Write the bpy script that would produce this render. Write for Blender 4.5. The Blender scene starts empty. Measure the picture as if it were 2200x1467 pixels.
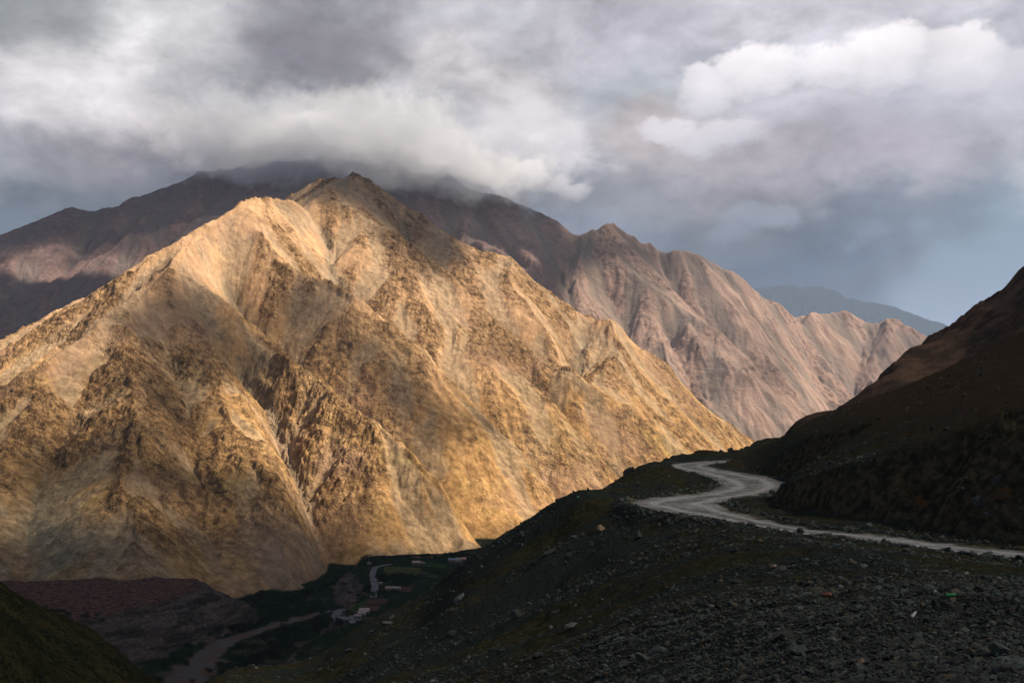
import bpy, math, random, time
import numpy as np
from mathutils import Vector
T0 = time.time()
random.seed(7)
sc = bpy.context.scene
COL = sc.collection

# ---------------------------------------------------------------- camera
F_PX, CX, CY = 2140.0, 1100.0, 733.5            # photograph's pixels (2200 x 1467)
PITCH = math.atan((900 - CY) / F_PX)
cam_d = bpy.data.cameras.new('camera')
cam_d.sensor_width = 36.0
cam_d.lens = 36.0 * F_PX / 2200.0
cam_d.clip_start = 0.3
cam_d.clip_end = 200000
cam = bpy.data.objects.new('camera', cam_d)
COL.objects.link(cam)
cam.rotation_euler = (math.pi / 2 + PITCH, 0, 0)
sc.camera = cam

# ---------------------------------------------------------------- light and exposure
SUN_EL, SUN_AZ = math.radians(42), math.radians(108)   # towards the sun: from the right, a little behind
SUN = np.array([math.cos(SUN_EL) * math.sin(SUN_AZ), math.cos(SUN_EL) * math.cos(SUN_AZ), math.sin(SUN_EL)])
SHX, SHY = SUN[0] / SUN[2], SUN[1] / SUN[2]
sun_d = bpy.data.lights.new('sun', 'SUN')
sun_d.energy = 5.0
sun_d.angle = math.radians(0.9)
sun_d.color = (1.0, 0.875, 0.69)
sun = bpy.data.objects.new('sun', sun_d)
COL.objects.link(sun)
sun.location = (300, -300, 900)
sun.rotation_euler = Vector(SUN).to_track_quat('Z', 'Y').to_euler()
sc.view_settings.view_transform = 'Standard'
sc.view_settings.look = 'None'
sc.view_settings.gamma = 1
sc.view_settings.exposure = 1.1
sc.view_settings.use_curve_mapping = False
sc.render.engine = 'CYCLES'
sc.cycles.max_bounces = 4
sc.cycles.diffuse_bounces = 2
sc.cycles.transparent_max_bounces = 12
sc.cycles.volume_bounces = 2
sc.cycles.use_denoising = True

# ---------------------------------------------------------------- small maths
def ray(px, py):
    cx = (np.asarray(px, float) - CX) / F_PX
    cy = (CY - np.asarray(py, float)) / F_PX
    dy = math.cos(PITCH) - cy * math.sin(PITCH)
    dz = math.sin(PITCH) + cy * math.cos(PITCH)
    return cx / dy, dz / dy                       # x/Y and z/Y
def P(px, py, Y):
    a, b = ray(px, py)
    return (a * Y, Y, b * Y)
def Pz(px, py, z):                                # where the sight line meets a level
    a, b = ray(px, py)
    Y = z / b
    return (float(a * Y), float(Y), float(z))
def topix(x, y, z):
    Yc = y * math.cos(PITCH) + z * math.sin(PITCH)
    Zc = -y * math.sin(PITCH) + z * math.cos(PITCH)
    Yc = np.maximum(Yc, 1e-3)
    return CX + F_PX * x / Yc, CY - F_PX * Zc / Yc

def h2(ix, iy, s):
    n = (ix.astype(np.int64) * 374761393 + iy.astype(np.int64) * 668265263 + s * 362437) & 0x7fffffff
    n = ((n ^ (n >> 13)) * 1274126177) & 0x7fffffff
    n = ((n ^ (n >> 16)) * 668265263) & 0x7fffffff
    return ((n ^ (n >> 15)) & 0xffffff).astype(np.float32) / 16777216.0
_G = np.random.RandomState(3)
_GT = _G.uniform(0, 2 * np.pi, 4096)
_GX, _GY = np.cos(_GT).astype(np.float32), np.sin(_GT).astype(np.float32)
def perlin(x, y, s=0):
    ix = np.floor(x); iy = np.floor(y)
    fx = (x - ix).astype(np.float32); fy = (y - iy).astype(np.float32)
    ix = ix.astype(np.int64); iy = iy.astype(np.int64)
    u = fx * fx * fx * (fx * (fx * 6 - 15) + 10); v = fy * fy * fy * (fy * (fy * 6 - 15) + 10)
    def g(a, b):
        k = ((ix + a) * 73856093 ^ (iy + b) * 19349663 ^ (s * 83492791))
        k = (k ^ (k >> 11)) & 4095
        return _GX[k] * (fx - a) + _GY[k] * (fy - b)
    a = g(0, 0); b = g(1, 0); c = g(0, 1); d = g(1, 1)
    return (a + u * (b - a)) * (1 - v) + (c + u * (d - c)) * v
def fbm(x, y, wl, oc=4, s=0, gain=0.5):
    r = 0; a = 1.0
    for o in range(oc):
        r = r + a * perlin(x / wl + 17.3 * o, y / wl - 9.1 * o, s + o)
        wl *= 0.5; a *= gain
    return r
def ridged(x, y, wl, oc=4, s=0, gain=0.5):
    r = 0; a = 1.0; w = 1.0
    for o in range(oc):
        n = 1 - np.abs(perlin(x / wl + 7.7 * o, y / wl + 3.1 * o, s + o)) * 2.2
        n = np.clip(n, 0, 1) ** 2 * w
        w = np.clip(n * 1.6, 0.15, 1)
        r = r + a * n
        wl *= 0.5; a *= gain
    return r
def sstep(a, b, x):
    t = np.clip((x - a) / (b - a), 0, 1)
    return t * t * (3 - 2 * t)

def erosion(x, y, gx, gy, wl, oc, amp, s=0, gain=0.5):
    """gullies that run down the slope and branch: stripes across the gradient, octave on octave"""
    H = np.zeros_like(x); Cm = np.zeros_like(x)
    for o in range(oc):
        m = np.sqrt(gx * gx + gy * gy) + 1e-6
        sx, sy = -gy / m, gx / m
        st = np.clip(m / 0.35, 0, 1)
        X = x / wl + 5.1 * o; Y = y / wl + 2.7 * o
        ix = np.floor(X); iy = np.floor(Y)
        fx = X - ix; fy = Y - iy
        c = np.zeros_like(x); sn = np.zeros_like(x)
        for i in (-1, 0, 1):
            for j in (-1, 0, 1):
                hx = h2(ix + i, iy + j, s + 3 * o) * 0.8 + 0.1
                hy = h2(ix + i, iy + j, s + 3 * o + 1) * 0.8 + 0.1
                vx = fx - i - hx; vy = fy - j - hy
                w = np.exp(-2.6 * (vx * vx + vy * vy)) - 0.02
                w = np.maximum(w, 0)
                ph = (vx * sx + vy * sy) * (2 * np.pi * 1.15)
                c += w * np.cos(ph); sn += w * np.sin(ph)
        mm = np.maximum(np.sqrt(c * c + sn * sn), 0.22)
        c /= mm; sn /= mm
        cc = c - 0.25 * c * c
        H += cc * amp * st
        if o < 3:
            Cm += cc * st * (0.5 ** o)
        k = amp / wl * 2 * np.pi * 1.15 * 0.75 * st
        gx = gx - sn * sx * k; gy = gy - sn * sy * k
        amp *= gain; wl *= 0.5
    return H, Cm

class Grid:
    """a regular height grid relaxed between ridge and gully lines"""
    def __init__(s, x0, x1, y0, y1, st, lines, smooth=2):
        s.x0, s.y0, s.st = x0, y0, st
        pts = []
        for L in lines:
            L = [np.array(p, float) for p in L]
            if len(L) == 1: pts.append(L[0]); continue
            for a, b in zip(L[:-1], L[1:]):
                n = max(2, int(np.hypot(*(b - a)[:2]) / (st * 0.5)))
                for t in np.linspace(0, 1, n): pts.append(a + (b - a) * t)
        pts = np.array(pts)
        z = None
        f = 32
        while f >= 1:
            cs = st * f
            nx = int((x1 - x0) / cs) + 2; ny = int((y1 - y0) / cs) + 2
            ii = np.clip(((pts[:, 0] - x0) / cs + .5).astype(int), 0, nx - 1); jj = np.clip(((pts[:, 1] - y0) / cs + .5).astype(int), 0, ny - 1)
            acc = np.zeros((ny, nx)); cnt = np.zeros((ny, nx))
            np.add.at(acc, (jj, ii), pts[:, 2]); np.add.at(cnt, (jj, ii), 1)
            fix = cnt > 0; val = acc / np.maximum(cnt, 1)
            if z is None: z = np.full((ny, nx), pts[:, 2].mean())
            else:
                X = np.linspace(0, nx - 1, nx) * cs / (cs * 2); Y = np.linspace(0, ny - 1, ny) * 0.5
                z = s.bil(z, *np.meshgrid(X, Y))
            for it in range(160 if f > 2 else 90):
                p = np.pad(z, 1, mode='edge')
                z = 0.25 * (p[:-2, 1:-1] + p[2:, 1:-1] + p[1:-1, :-2] + p[1:-1, 2:])
                z[fix] = val[fix]
            f //= 2
        for it in range(smooth):
            p = np.pad(z, 1, mode='edge')
            z = 0.5 * z + 0.125 * (p[:-2, 1:-1] + p[2:, 1:-1] + p[1:-1, :-2] + p[1:-1, 2:])
        s.z = z
        zs = z
        for it in range(6):
            p = np.pad(zs, 1, mode='edge')
            zs = 0.25 * (p[:-2, 1:-1] + p[2:, 1:-1] + p[1:-1, :-2] + p[1:-1, 2:])
        s.gy, s.gx = np.gradient(zs, st)
    @staticmethod
    def bil(z, X, Y):
        ny, nx = z.shape
        X = np.clip(X, 0, nx - 1.001); Y = np.clip(Y, 0, ny - 1.001)
        i = X.astype(int); j = Y.astype(int); fx = X - i; fy = Y - j
        return (z[j, i] * (1 - fx) + z[j, i + 1] * fx) * (1 - fy) + (z[j + 1, i] * (1 - fx) + z[j + 1, i + 1] * fx) * fy
    def __call__(s, x, y):
        X = (x - s.x0) / s.st; Y = (y - s.y0) / s.st
        return s.bil(s.z, X, Y), s.bil(s.gx, X, Y), s.bil(s.gy, X, Y)

def tag(o, label=None, cat=None, group=None, kind=None):
    if label: o['label'] = label
    if cat: o['category'] = cat
    if group: o['group'] = group
    if kind: o['kind'] = kind
    return o
def link(name, me, mat=None, parent=None):
    o = bpy.data.objects.new(name, me)
    if mat and not me.materials: me.materials.append(mat)
    COL.objects.link(o)
    o.parent = parent
    return o
def grid_mesh(name, X, Y, Z, attrs, mat, kind='structure', smooth=True, mask=None):
    ny, nx = X.shape
    me = bpy.data.meshes.new(name)
    co = np.stack([X, Y, Z], -1).reshape(-1, 3).astype(np.float32)
    idx = np.arange(ny * nx).reshape(ny, nx)
    q = np.stack([idx[:-1, :-1], idx[:-1, 1:], idx[1:, 1:], idx[1:, :-1]], -1).reshape(-1, 4)
    if mask is not None:
        m = mask.reshape(-1)
        q = q[m[q].any(axis=1)]
    n = len(q)
    me.vertices.add(len(co)); me.vertices.foreach_set('co', co.ravel())
    me.loops.add(n * 4); me.loops.foreach_set('vertex_index', q.ravel().astype(np.int32))
    me.polygons.add(n)
    me.polygons.foreach_set('loop_start', np.arange(0, n * 4, 4, dtype=np.int32))
    me.polygons.foreach_set('loop_total', np.full(n, 4, np.int32))
    me.update(calc_edges=True)
    me.polygons.foreach_set('use_smooth', np.full(n, smooth))
    for k, v in attrs.items():
        a = me.attributes.new(k, 'FLOAT', 'POINT')
        a.data.foreach_set('value', v.reshape(-1).astype(np.float32))
    o = link(name, me, mat)
    return tag(o, kind=kind)
def fan(u0, u1, nu, y0, y1, ny):
    u = np.linspace(u0, u1, nu); y = np.geomspace(y0, y1, ny)
    U, Y = np.meshgrid(u, y)
    return U * Y, Y

# ---------------------------------------------------------------- node helpers
class NT:
    def __init__(s, tree): s.t = tree; s.n = tree.nodes; s.l = tree.links
    def new(s, ty, **kw):
        n = s.n.new(ty)
        for k, v in kw.items(): setattr(n, k, v)
        return n
    def put(s, sock, v):
        if v is None: return
        if isinstance(v, bpy.types.NodeSocket): s.l.new(v, sock)
        else:
            try: sock.default_value = v
            except Exception:
                sock.default_value = (v[0], v[1], v[2], 1.0) if hasattr(v, '__len__') else (v, v, v)
    def m(s, op, a, b=None, c=None, clamp=False):
        n = s.new('ShaderNodeMath', operation=op, use_clamp=clamp)
        s.put(n.inputs[0], a); s.put(n.inputs[1], b); s.put(n.inputs[2], c)
        return n.outputs[0]
    def v(s, op, a, b=None, c=None):
        n = s.new('ShaderNodeVectorMath', operation=op)
        s.put(n.inputs[0], a)
        if op == 'SCALE': s.put(n.inputs[3], b)
        else: s.put(n.inputs[1], b); s.put(n.inputs[2], c)
        return n.outputs['Value'] if op in ('DOT_PRODUCT', 'LENGTH') else n.outputs[0]
    def noise(s, vec, scale, detail=3, rough=0.5, dist=0, color=False, ty=None):
        n = s.new('ShaderNodeTexNoise')
        if ty: n.noise_type = ty
        s.put(n.inputs['Vector'], vec); n.inputs['Scale'].default_value = scale
        n.inputs['Detail'].default_value = detail; n.inputs['Roughness'].default_value = rough
        n.inputs['Distortion'].default_value = dist
        return n.outputs['Color' if color else 'Fac']
    def vor(s, vec, scale, feature='F1', out='Distance', rnd=1):
        n = s.new('ShaderNodeTexVoronoi', feature=feature)
        s.put(n.inputs['Vector'], vec); n.inputs['Scale'].default_value = scale
        n.inputs['Randomness'].default_value = rnd
        return n.outputs[out]
    def mix(s, f, a, b, blend='MIX'):
        n = s.new('ShaderNodeMix', data_type='RGBA', blend_type=blend)
        s.put(n.inputs[0], f); s.put(n.inputs[6], a); s.put(n.inputs[7], b)
        return n.outputs[2]
    def rng(s, x, a, b, c=0, d=1, smooth=True):
        n = s.new('ShaderNodeMapRange')
        if smooth: n.interpolation_type = 'SMOOTHSTEP'
        s.put(n.inputs[0], x); n.inputs[1].default_value = a; n.inputs[2].default_value = b
        n.inputs[3].default_value = c; n.inputs[4].default_value = d
        return n.outputs[0]
    def attr(s, name):
        n = s.new('ShaderNodeAttribute'); n.attribute_name = name
        return n.outputs['Fac']
    def bump(s, h, dist, strength=1.0, nrm=None):
        n = s.new('ShaderNodeBump'); s.put(n.inputs['Height'], h)
        n.inputs['Distance'].default_value = dist; n.inputs['Strength'].default_value = strength
        s.put(n.inputs['Normal'], nrm)
        return n.outputs[0]
def mat_new(name):
    m = bpy.data.materials.new(name); m.use_nodes = True
    t = NT(m.node_tree); t.n.clear()
    out = t.new('ShaderNodeOutputMaterial')
    return m, t, out
def diffuse_out(t, out, col, nrm=None, rough=0.9):
    b = t.new('ShaderNodeBsdfDiffuse'); t.put(b.inputs['Color'], col); b.inputs['Roughness'].default_value = rough
    t.put(b.inputs['Normal'], nrm)
    t.l.new(b.outputs[0], out.inputs['Surface'])
    return b
def srgb(r, g, b, k=1.0):
    f = lambda c: (c / 255 / 12.92) if c < 10 else ((c / 255 + 0.055) / 1.055) ** 2.4
    return (f(r) * k, f(g) * k, f(b) * k, 1.0)

# ---------------------------------------------------------------- sky
SKY_GAIN = 1.0 / 2 ** sc.view_settings.exposure
def make_world():
    w = bpy.data.worlds.new('World'); sc.world = w; w.use_nodes = True
    t = NT(w.node_tree); t.n.clear()
    out = t.new('ShaderNodeOutputWorld'); bg = t.new('ShaderNodeBackground')
    t.l.new(bg.outputs[0], out.inputs[0])
    tc = t.new('ShaderNodeTexCoord').outputs['Generated']
    sp = t.new('ShaderNodeSeparateXYZ'); t.put(sp.inputs[0], tc)
    az = t.m('ARCTAN2', sp.outputs[0], sp.outputs[1])
    el = t.m('ARCSINE', sp.outputs[2])
    cb = t.new('ShaderNodeCombineXYZ'); t.put(cb.inputs[0], az); t.put(cb.inputs[1], el)
    p = cb.outputs[0]
    # billowing: the directions are stirred by noise, stretched along the horizon
    st = t.v('MULTIPLY', tc, (1, 1, 1.7))
    n1 = t.noise(st, 5.5, 6, 0.58, 0.3, True)
    n1 = t.v('SUBTRACT', n1, (0.5, 0.5, 0.5))
    pw = t.v('ADD', p, t.v('MULTIPLY', n1, (0.17, 0.10, 0)))
    n2 = t.v('SUBTRACT', t.noise(st, 15, 6, 0.62, 0.2, True), (0.5, 0.5, 0.5))
    pw = t.v('ADD', pw, t.v('MULTIPLY', n2, (0.085, 0.060, 0)))
    n3 = t.v('SUBTRACT', t.noise(st, 42, 6, 0.65, 0, True), (0.5, 0.5, 0.5))
    pw = t.v('ADD', pw, t.v('MULTIPLY', n3, (0.030, 0.022, 0)))
    def dirs(px, py):
        a, b = ray(px, py)
        return math.atan(a), math.atan(b / math.sqrt(1 + a * a))
    def blob(pt, px, py, rx, ry):
        a, e = dirs(px, py)
        d = t.v('SUBTRACT', pt, (a, e, 0))
        d = t.v('MULTIPLY', d, (F_PX / rx, F_PX / ry, 0))
        return t.m('EXPONENT', t.m('MULTIPLY', t.v('DOT_PRODUCT', d, d), -1.0))
    PAL = [(60,30,150,60,124,128,128),(200,140,120,80,229,224,226),(420,60,130,70,210,208,210),(620,95,190,70,108,105,112),
        (800,110,150,60,128,124,129),(560,205,120,50,180,179,184),(1000,60,150,80,181,179,185),(1000,180,130,60,215,208,208),
        (60,190,110,60,222,214,214),(300,230,150,70,195,192,195),(60,320,120,60,131,128,133),(200,340,120,50,144,137,143),
        (330,290,110,50,207,197,195),(10,470,140,60,64,75,86),(250,400,140,45,91,90,98),(560,290,110,40,206,198,198),
        (650,262,90,30,222,213,211),(800,320,120,50,204,195,194),(700,370,160,40,162,156,162),(1000,340,90,50,193,185,187),
        (900,240,120,50,170,170,176),(1160,270,90,60,200,194,195),(1250,120,130,80,183,179,186),(1400,40,150,70,175,171,181),
        (1700,20,170,50,205,202,210),(2010,15,170,40,191,188,196),(2180,60,80,50,168,167,175),(1330,215,120,60,159,163,170),
        (1600,330,190,60,164,156,162),(1850,360,170,60,161,153,161),(1400,290,110,50,179,166,164),(1330,400,110,60,131,131,138),
        (1600,440,170,50,126,122,128),(1480,510,140,50,81,85,95),(1750,540,150,70,58,67,83),(1900,470,130,60,93,100,113),
        (2170,470,130,90,111,130,145),(2120,640,160,90,116,126,147),(1700,620,170,60,45,56,81),(1300,480,110,50,111,115,128),
        (2190,340,60,70,188,185,190),(-150,200,200,200,171,170,175),(-200,480,200,120,95,104,116),(1100,-150,700,150,167,167,173),
        (2400,150,180,160,176,176,184)]
    acc = None; ws = None
    for px, py, rx, ry, r, g, b in PAL:
        wgt = blob(pw, px, py, rx * 0.9, ry * 1.0)
        c = srgb(r, g, b)[:3]
        cv = t.v('SCALE', c, wgt)
        acc = cv if acc is None else t.v('ADD', acc, cv)
        ws = wgt if ws is None else t.m('ADD', ws, wgt)
    # beyond the clouds in view: the blue-grey daylight sky behind a broken overcast
    sky = t.new('ShaderNodeTexSky', sky_type='NISHITA'); sky.sun_disc = False
    sky.sun_elevation = SUN_EL; sky.sun_rotation = math.atan2(SUN[0], SUN[1])
    sky.altitude = 1500
    sk = t.v('SCALE', sky.outputs[0], 0.10)
    ov = t.mix(t.rng(t.noise(st, 3, 4), 0.35, 0.65), (0.15, 0.16, 0.19, 1), sk)
    ov = t.v('SCALE', ov, 0.02)
    acc = t.v('ADD', acc, ov); ws = t.m('ADD', ws, 0.02)
    base = t.v('SCALE', acc, t.m('DIVIDE', 1.0, ws))
    # soft relief inside the cloud deck, fading to clear air at lower right
    clear = t.rng(t.m('ADD', t.m('MULTIPLY', az, 0.55), t.m('MULTIPLY', el, -1.0)), 0.0, 0.13)
    clear = t.m('SUBTRACT', 1.0, clear)
    det = t.noise(t.v('ADD', st, t.v('SCALE', n1, 0.08)), 9, 8, 0.60)
    det2 = t.noise(t.v('ADD', st, t.v('SCALE', n1, 0.05)), 30, 6, 0.6)
    amp = t.m('ADD', 0.08, t.m('MULTIPLY', clear, 1.25))
    k = t.m('ADD', 1.0, t.m('MULTIPLY', t.m('SUBTRACT', det, 0.5), amp))
    k = t.m('ADD', k, t.m('MULTIPLY', t.m('SUBTRACT', det2, 0.5), t.m('MULTIPLY', amp, 0.5)))
    base = t.v('SCALE', base, k)
    # heaped clouds: crisp, billowing tops, melting away below
    def cumulus(base, blobs, col_top, col_low, cpos, soft, al=1.0):
        e = t.v('ADD', p, t.v('MULTIPLY', t.v('SUBTRACT', t.noise(st, 12, 3, 0.5, 0, True), (0.5, 0.5, 0.5)), (0.045, 0.04, 0)))
        e = t.v('ADD', e, t.v('MULTIPLY', t.v('SUBTRACT', t.noise(st, 130, 5, 0.7, 0, True), (0.5, 0.5, 0.5)), (0.012, 0.010, 0)))
        e = t.v('ADD', e, t.v('MULTIPLY', t.v('SUBTRACT', t.noise(st, 38, 8, 0.66, 0, True), (0.5, 0.5, 0.5)), (0.026, 0.022, 0)))
        D = None
        for (px, py, rx, ry) in blobs:
            q = blob(e, px, py, rx, ry)
            D = q if D is None else t.m('MAXIMUM', D, q)
        top, low = cpos
        _, et = dirs(1100, top); _, eb = dirs(1100, low)
        se = t.new('ShaderNodeSeparateXYZ'); t.put(se.inputs[0], e)
        hgt = t.rng(se.outputs[1], eb, et)
        edge = t.rng(D, 0.36, 0.36 + soft)
        loww = t.rng(D, 0.36, 0.95)
        a = t.m('MULTIPLY', t.m('ADD', t.m('MULTIPLY', edge, hgt), t.m('MULTIPLY', t.m('MULTIPLY', loww, 0.85), t.m('SUBTRACT', 1.0, hgt))), t.rng(se.outputs[1], eb - 0.02, eb + 0.03))
        c = t.mix(hgt, col_low, col_top)
        c = t.v('SCALE', c, t.m('ADD', 1.0, t.m('MULTIPLY', t.m('SUBTRACT', det, 0.5), 0.5)))
        return t.mix(t.m('MULTIPLY', a, al), base, c)
    base = cumulus(base, [(1900,150,135,95),(2060,150,110,90),(1790,165,110,70),(1620,165,120,75),(1520,200,90,65),(2170,210,95,100),(2130,300,70,80),(1730,240,300,60),(1950,250,250,80)],
        srgb(250,243,244), srgb(188,184,194), (90, 300), 0.20, 0.95)
    base = cumulus(base, [(1150,262,60,55),(1090,290,70,50),(1210,310,60,50),(1020,320,80,50)], srgb(222,217,217), srgb(186,183,188), (220, 370), 0.45, 0.7)
    base = cumulus(base, [(1140,375,36,40),(1185,395,55,30),(1230,410,50,30),(1080,400,90,30)], srgb(236,227,226), srgb(190,184,188), (330, 450), 0.30, 0.85)
    base = cumulus(base, [(560,300,110,45),(660,275,90,35),(780,320,110,45),(890,330,80,45),(470,320,80,40)], srgb(238,230,230), srgb(190,184,190), (230, 380), 0.25)
    base = cumulus(base, [(1550,290,130,45),(1440,270,80,35)], srgb(214,207,212), srgb(182,180,190), (240, 370), 0.35)
    base = cumulus(base, [(1620,470,110,35),(1690,465,45,28),(1560,500,60,35)], srgb(148,152,166), srgb(124,132,149), (430, 540), 0.5, 0.6)
    base = cumulus(base, [(1880,510,45,35),(1920,540,40,25),(1850,535,45,20)], srgb(130,142,160), srgb(116,129,150), (470, 570), 0.7, 0.5)
    t.put(bg.inputs[0], base)
    bg.inputs[1].default_value = SKY_GAIN * 1.3
    return w
make_world()

# ================================================================ the main mountain and the valley
def L(*pts): return [P(*p) for p in pts]
MAIN = [
  L((-200,830,3050),(0,739,3100),(119,673,3150),(254,596,3200),(335,543,3270),(442,477,3450),(466,469,3500),(536,428,3650),(622,418,3850),(660,425,3950),(690,418,4080),(700,408,4150),(724,388,4280),(757,371,4350)),
  L((724,384,4380),(683,382,4450),(640,410,4480),(600,440,4500)),
  L((757,371,4350),(802,387,4330),(900,440,4280),(961,496,4250),(1035,548,4200),(1060,550,4180),(1096,563,4180),(1145,597,4150),(1194,624,4150),(1268,672,4150),(1317,690,4150),(1370,745,4180),(1432,798,4200),(1485,850,4250),(1554,902,4300),(1600,940,4350),(1700,1010,4500)),
  L((442,500,3350),(400,545,3150),(360,590,2950),(440,630,2930),(478,653,2920),(543,705,2880),(591,752,2800),(673,817,2680),(741,875,2560),(843,953,2430),(950,1080,2280),(1000,1175,2220)),
  L((360,590,2950),(270,657,2750),(200,720,2600),(100,800,2450),(0,870,2350),(-150,960,2250)),
  L((300,640,2980),(250,690,2880),(150,775,2760),(0,858,2620),(-200,950,2600)),
  L((270,657,2750),(300,850,2300),(290,1040,1900),(300,1210,1620)),
  L((200,790,2430),(120,950,2100),(60,1100,1830),(40,1235,1600)),
  L((100,800,2450),(0,950,2100),(-60,1100,1800)),
  L((370,740,2680),(410,880,2330),(440,1040,2000),(470,1230,1690)),
  L((430,700,2800),(520,850,2480),(600,1000,2150),(640,1120,1950),(620,1240,1790)),
  L((520,760,2820),(590,870,2580),(660,1000,2320),(720,1120,2100),(750,1205,1970)),
  L((482,575,3350),(523,634,3220),(570,692,3120),(605,722,3070),(690,795,2940),(775,860,2820),(860,935,2710),(932,1020,2590),(1000,1100,2500),(1080,1160,2450)),
  L((560,500,3500),(605,582,3350),(666,609,3300),(741,630,3250),(768,650,3200),(843,705,3120),(932,760,3050),(980,827,2980),(1060,900,2900),(1120,952,2830),(1180,1030,2750),(1200,1085,2720)),
  L((690,450,3930),(710,500,3760),(720,535,3600),(745,610,3480),(780,665,3350),(905,755,3180),(955,800,3110),(1006,850,3050),(1076,925,2960),(1130,985,2900),(1190,1080,2820)),
  L((700,408,4150),(760,460,4000),(834,508,3880),(895,542,3800),(960,600,3700),(1020,655,3600),(1095,715,3520),(1164,769,3440),(1232,805,3380),(1300,850,3330),(1400,915,3300),(1480,975,3300)),
  L((1068,745,3400),(1068,760,3350),(1123,807,3250),(1191,873,3150),(1260,950,3080),(1320,1020,3050)),
  L((1130,800,3380),(1200,860,3240),(1270,925,3160),(1340,990,3130)),
  L((870,470,4200),(930,545,4020),(1000,625,3850),(1060,680,3740),(1140,750,3620),(1228,806,3520),(1290,850,3470),(1380,912,3440),(1450,965,3420)),
  L((1096,566,4180),(1110,630,4000),(1150,690,3840),(1190,740,3720)),
  L((1255,690,4080),(1245,740,3850),(1228,796,3600)),
  L((1317,692,4150),(1330,760,3950),(1300,805,3700)),
  L((1432,801,4200),(1420,860,3950),(1480,940,3750)),
  [(-2600,1250,-280),(-797,1550,-262),(-495,1580,-262),(-452,1640,-285),(-416,1780,-300),(-310,1950,-300),(-105,2250,-300),(100,2600,-300),(450,3000,-300),(850,3500,-300),(1250,4300,-300),(1600,5300,-300)],
  [(-2600,1000,-380),(-700,1300,-380),(-300,1450,-380),(-120,1800,-380),(180,2300,-380),(600,2800,-380),(1200,3400,-380),(1700,4300,-380),(1900,5300,-380)],
  [(-2600,900,-420),(0,900,-420),(1800,1800,-420),(2000,4000,-420)],
  L((-300,1100,4300),(0,950,4400),(400,700,5000),(600,560,5200),(757,520,5300),(1100,720,5200),(1500,960,5200),(1800,1050,5400)),
]
MG = Grid(-3300, 2100, 850, 5650, 12, MAIN, 1)
GULLIES, RIDGES = (5, 7, 9, 11, 12, 14, 17, 18, 20), (3, 4, 6, 10, 13, 15, 16, 19, 21, 22)
def seg_d(x, y, pts):
    d = np.full(x.shape, 1e18)
    for a, b in zip(pts[:-1], pts[1:]):
        ex, ey = b[0] - a[0], b[1] - a[1]
        t_ = np.clip(((x - a[0]) * ex + (y - a[1]) * ey) / (ex * ex + ey * ey), 0, 1)
        d = np.minimum(d, (x - a[0] - ex * t_) ** 2 + (y - a[1] - ey * t_) ** 2)
    return np.sqrt(d)
def carve(G, lines, gul, rid, dg, wg, dr, wr):
    ny, nx = G.z.shape
    X, Y = np.meshgrid(G.x0 + np.arange(nx) * G.st, G.y0 + np.arange(ny) * G.st)
    X = X + fbm(X, Y, 260, 3, 81) * 34; Y = Y + fbm(X, Y, 260, 3, 82) * 34
    g = np.full(X.shape, 1e9); r = np.full(X.shape, 1e9)
    for i in gul: g = np.minimum(g, seg_d(X, Y, lines[i]) + (70 if G.st == 12 and i in (5, 7, 9) else 0))
    for i in rid: r = np.minimum(r, seg_d(X, Y, lines[i]) + (60 if G.st == 12 and i in (6, 8, 10) else 0))
    G.gd = g
    G.z = G.z - dg * np.exp(-g / wg) + dr * np.exp(-r / wr)
    zs = G.z
    for it in range(8):
        p = np.pad(zs, 1, mode='edge')
        zs = 0.25 * (p[:-2, 1:-1] + p[2:, 1:-1] + p[1:-1, :-2] + p[1:-1, 2:])
    G.gy, G.gx = np.gradient(zs, G.st)
carve(MG, MAIN, GULLIES, RIDGES, 100, 85, 38, 60)
print('grid', time.time() - T0)

# the valley floor: terraces given by their outlines (plan metres), each with a steep scarp
def pz(z, *pp): return [Pz(a, b, z)[:2] for a, b in pp]
TERR_L = pz(-252, (-260,1240),(60,1248),(300,1238),(425,1243),(442,1262),(375,1286),(280,1306),(235,1322),(150,1340),(60,1350),(-260,1400))
TERR_M = pz(-268, (1300,1150),(1100,1165),(960,1186),(800,1194),(765,1208),(752,1226),(768,1250),(788,1268),(790,1282),(760,1292),(736,1308),(728,1326),(745,1336),(700,1352),(640,1385),(640,1480),(1600,1480),(1700,1200))
def poly_sd(x, y, poly):
    """signed distance, positive inside"""
    d = np.full(x.shape, 1e18); ins = np.zeros(x.shape, bool)
    n = len(poly)
    for i in range(n):
        ax, ay = poly[i]; bx, by = poly[(i + 1) % n]
        ex, ey = bx - ax, by - ay
        wx, wy = x - ax, y - ay
        tt = np.clip((wx * ex + wy * ey) / (ex * ex + ey * ey), 0, 1)
        dx, dy = wx - ex * tt, wy - ey * tt
        d = np.minimum(d, dx * dx + dy * dy)
        c = ((ay <= y) & (by > y)) | ((by <= y) & (ay > y))
        with np.errstate(divide='ignore', invalid='ignore'):
            xi = ax + (y - ay) / (by - ay if by != ay else 1e-9) * ex
        ins ^= c & (x < xi)
    return np.where(ins, 1, -1) * np.sqrt(d)
RIVER = [Pz(a, b, -300)[:2] for a, b in ((340,1520),(395,1467),(425,1430),(448,1402),(480,1378),(525,1362),(590,1343),(650,1327),(700,1312))]
def line_d(x, y, pts):
    d = np.full(np.shape(x), 1e18)
    for (ax, ay), (bx, by) in zip(pts[:-1], pts[1:]):
        ex, ey = bx - ax, by - ay
        tt = np.clip(((x - ax) * ex + (y - ay) * ey) / (ex * ex + ey * ey), 0, 1)
        d = np.minimum(d, (x - ax - ex * tt) ** 2 + (y - ay - ey * tt) ** 2)
    return np.sqrt(d)
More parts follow.
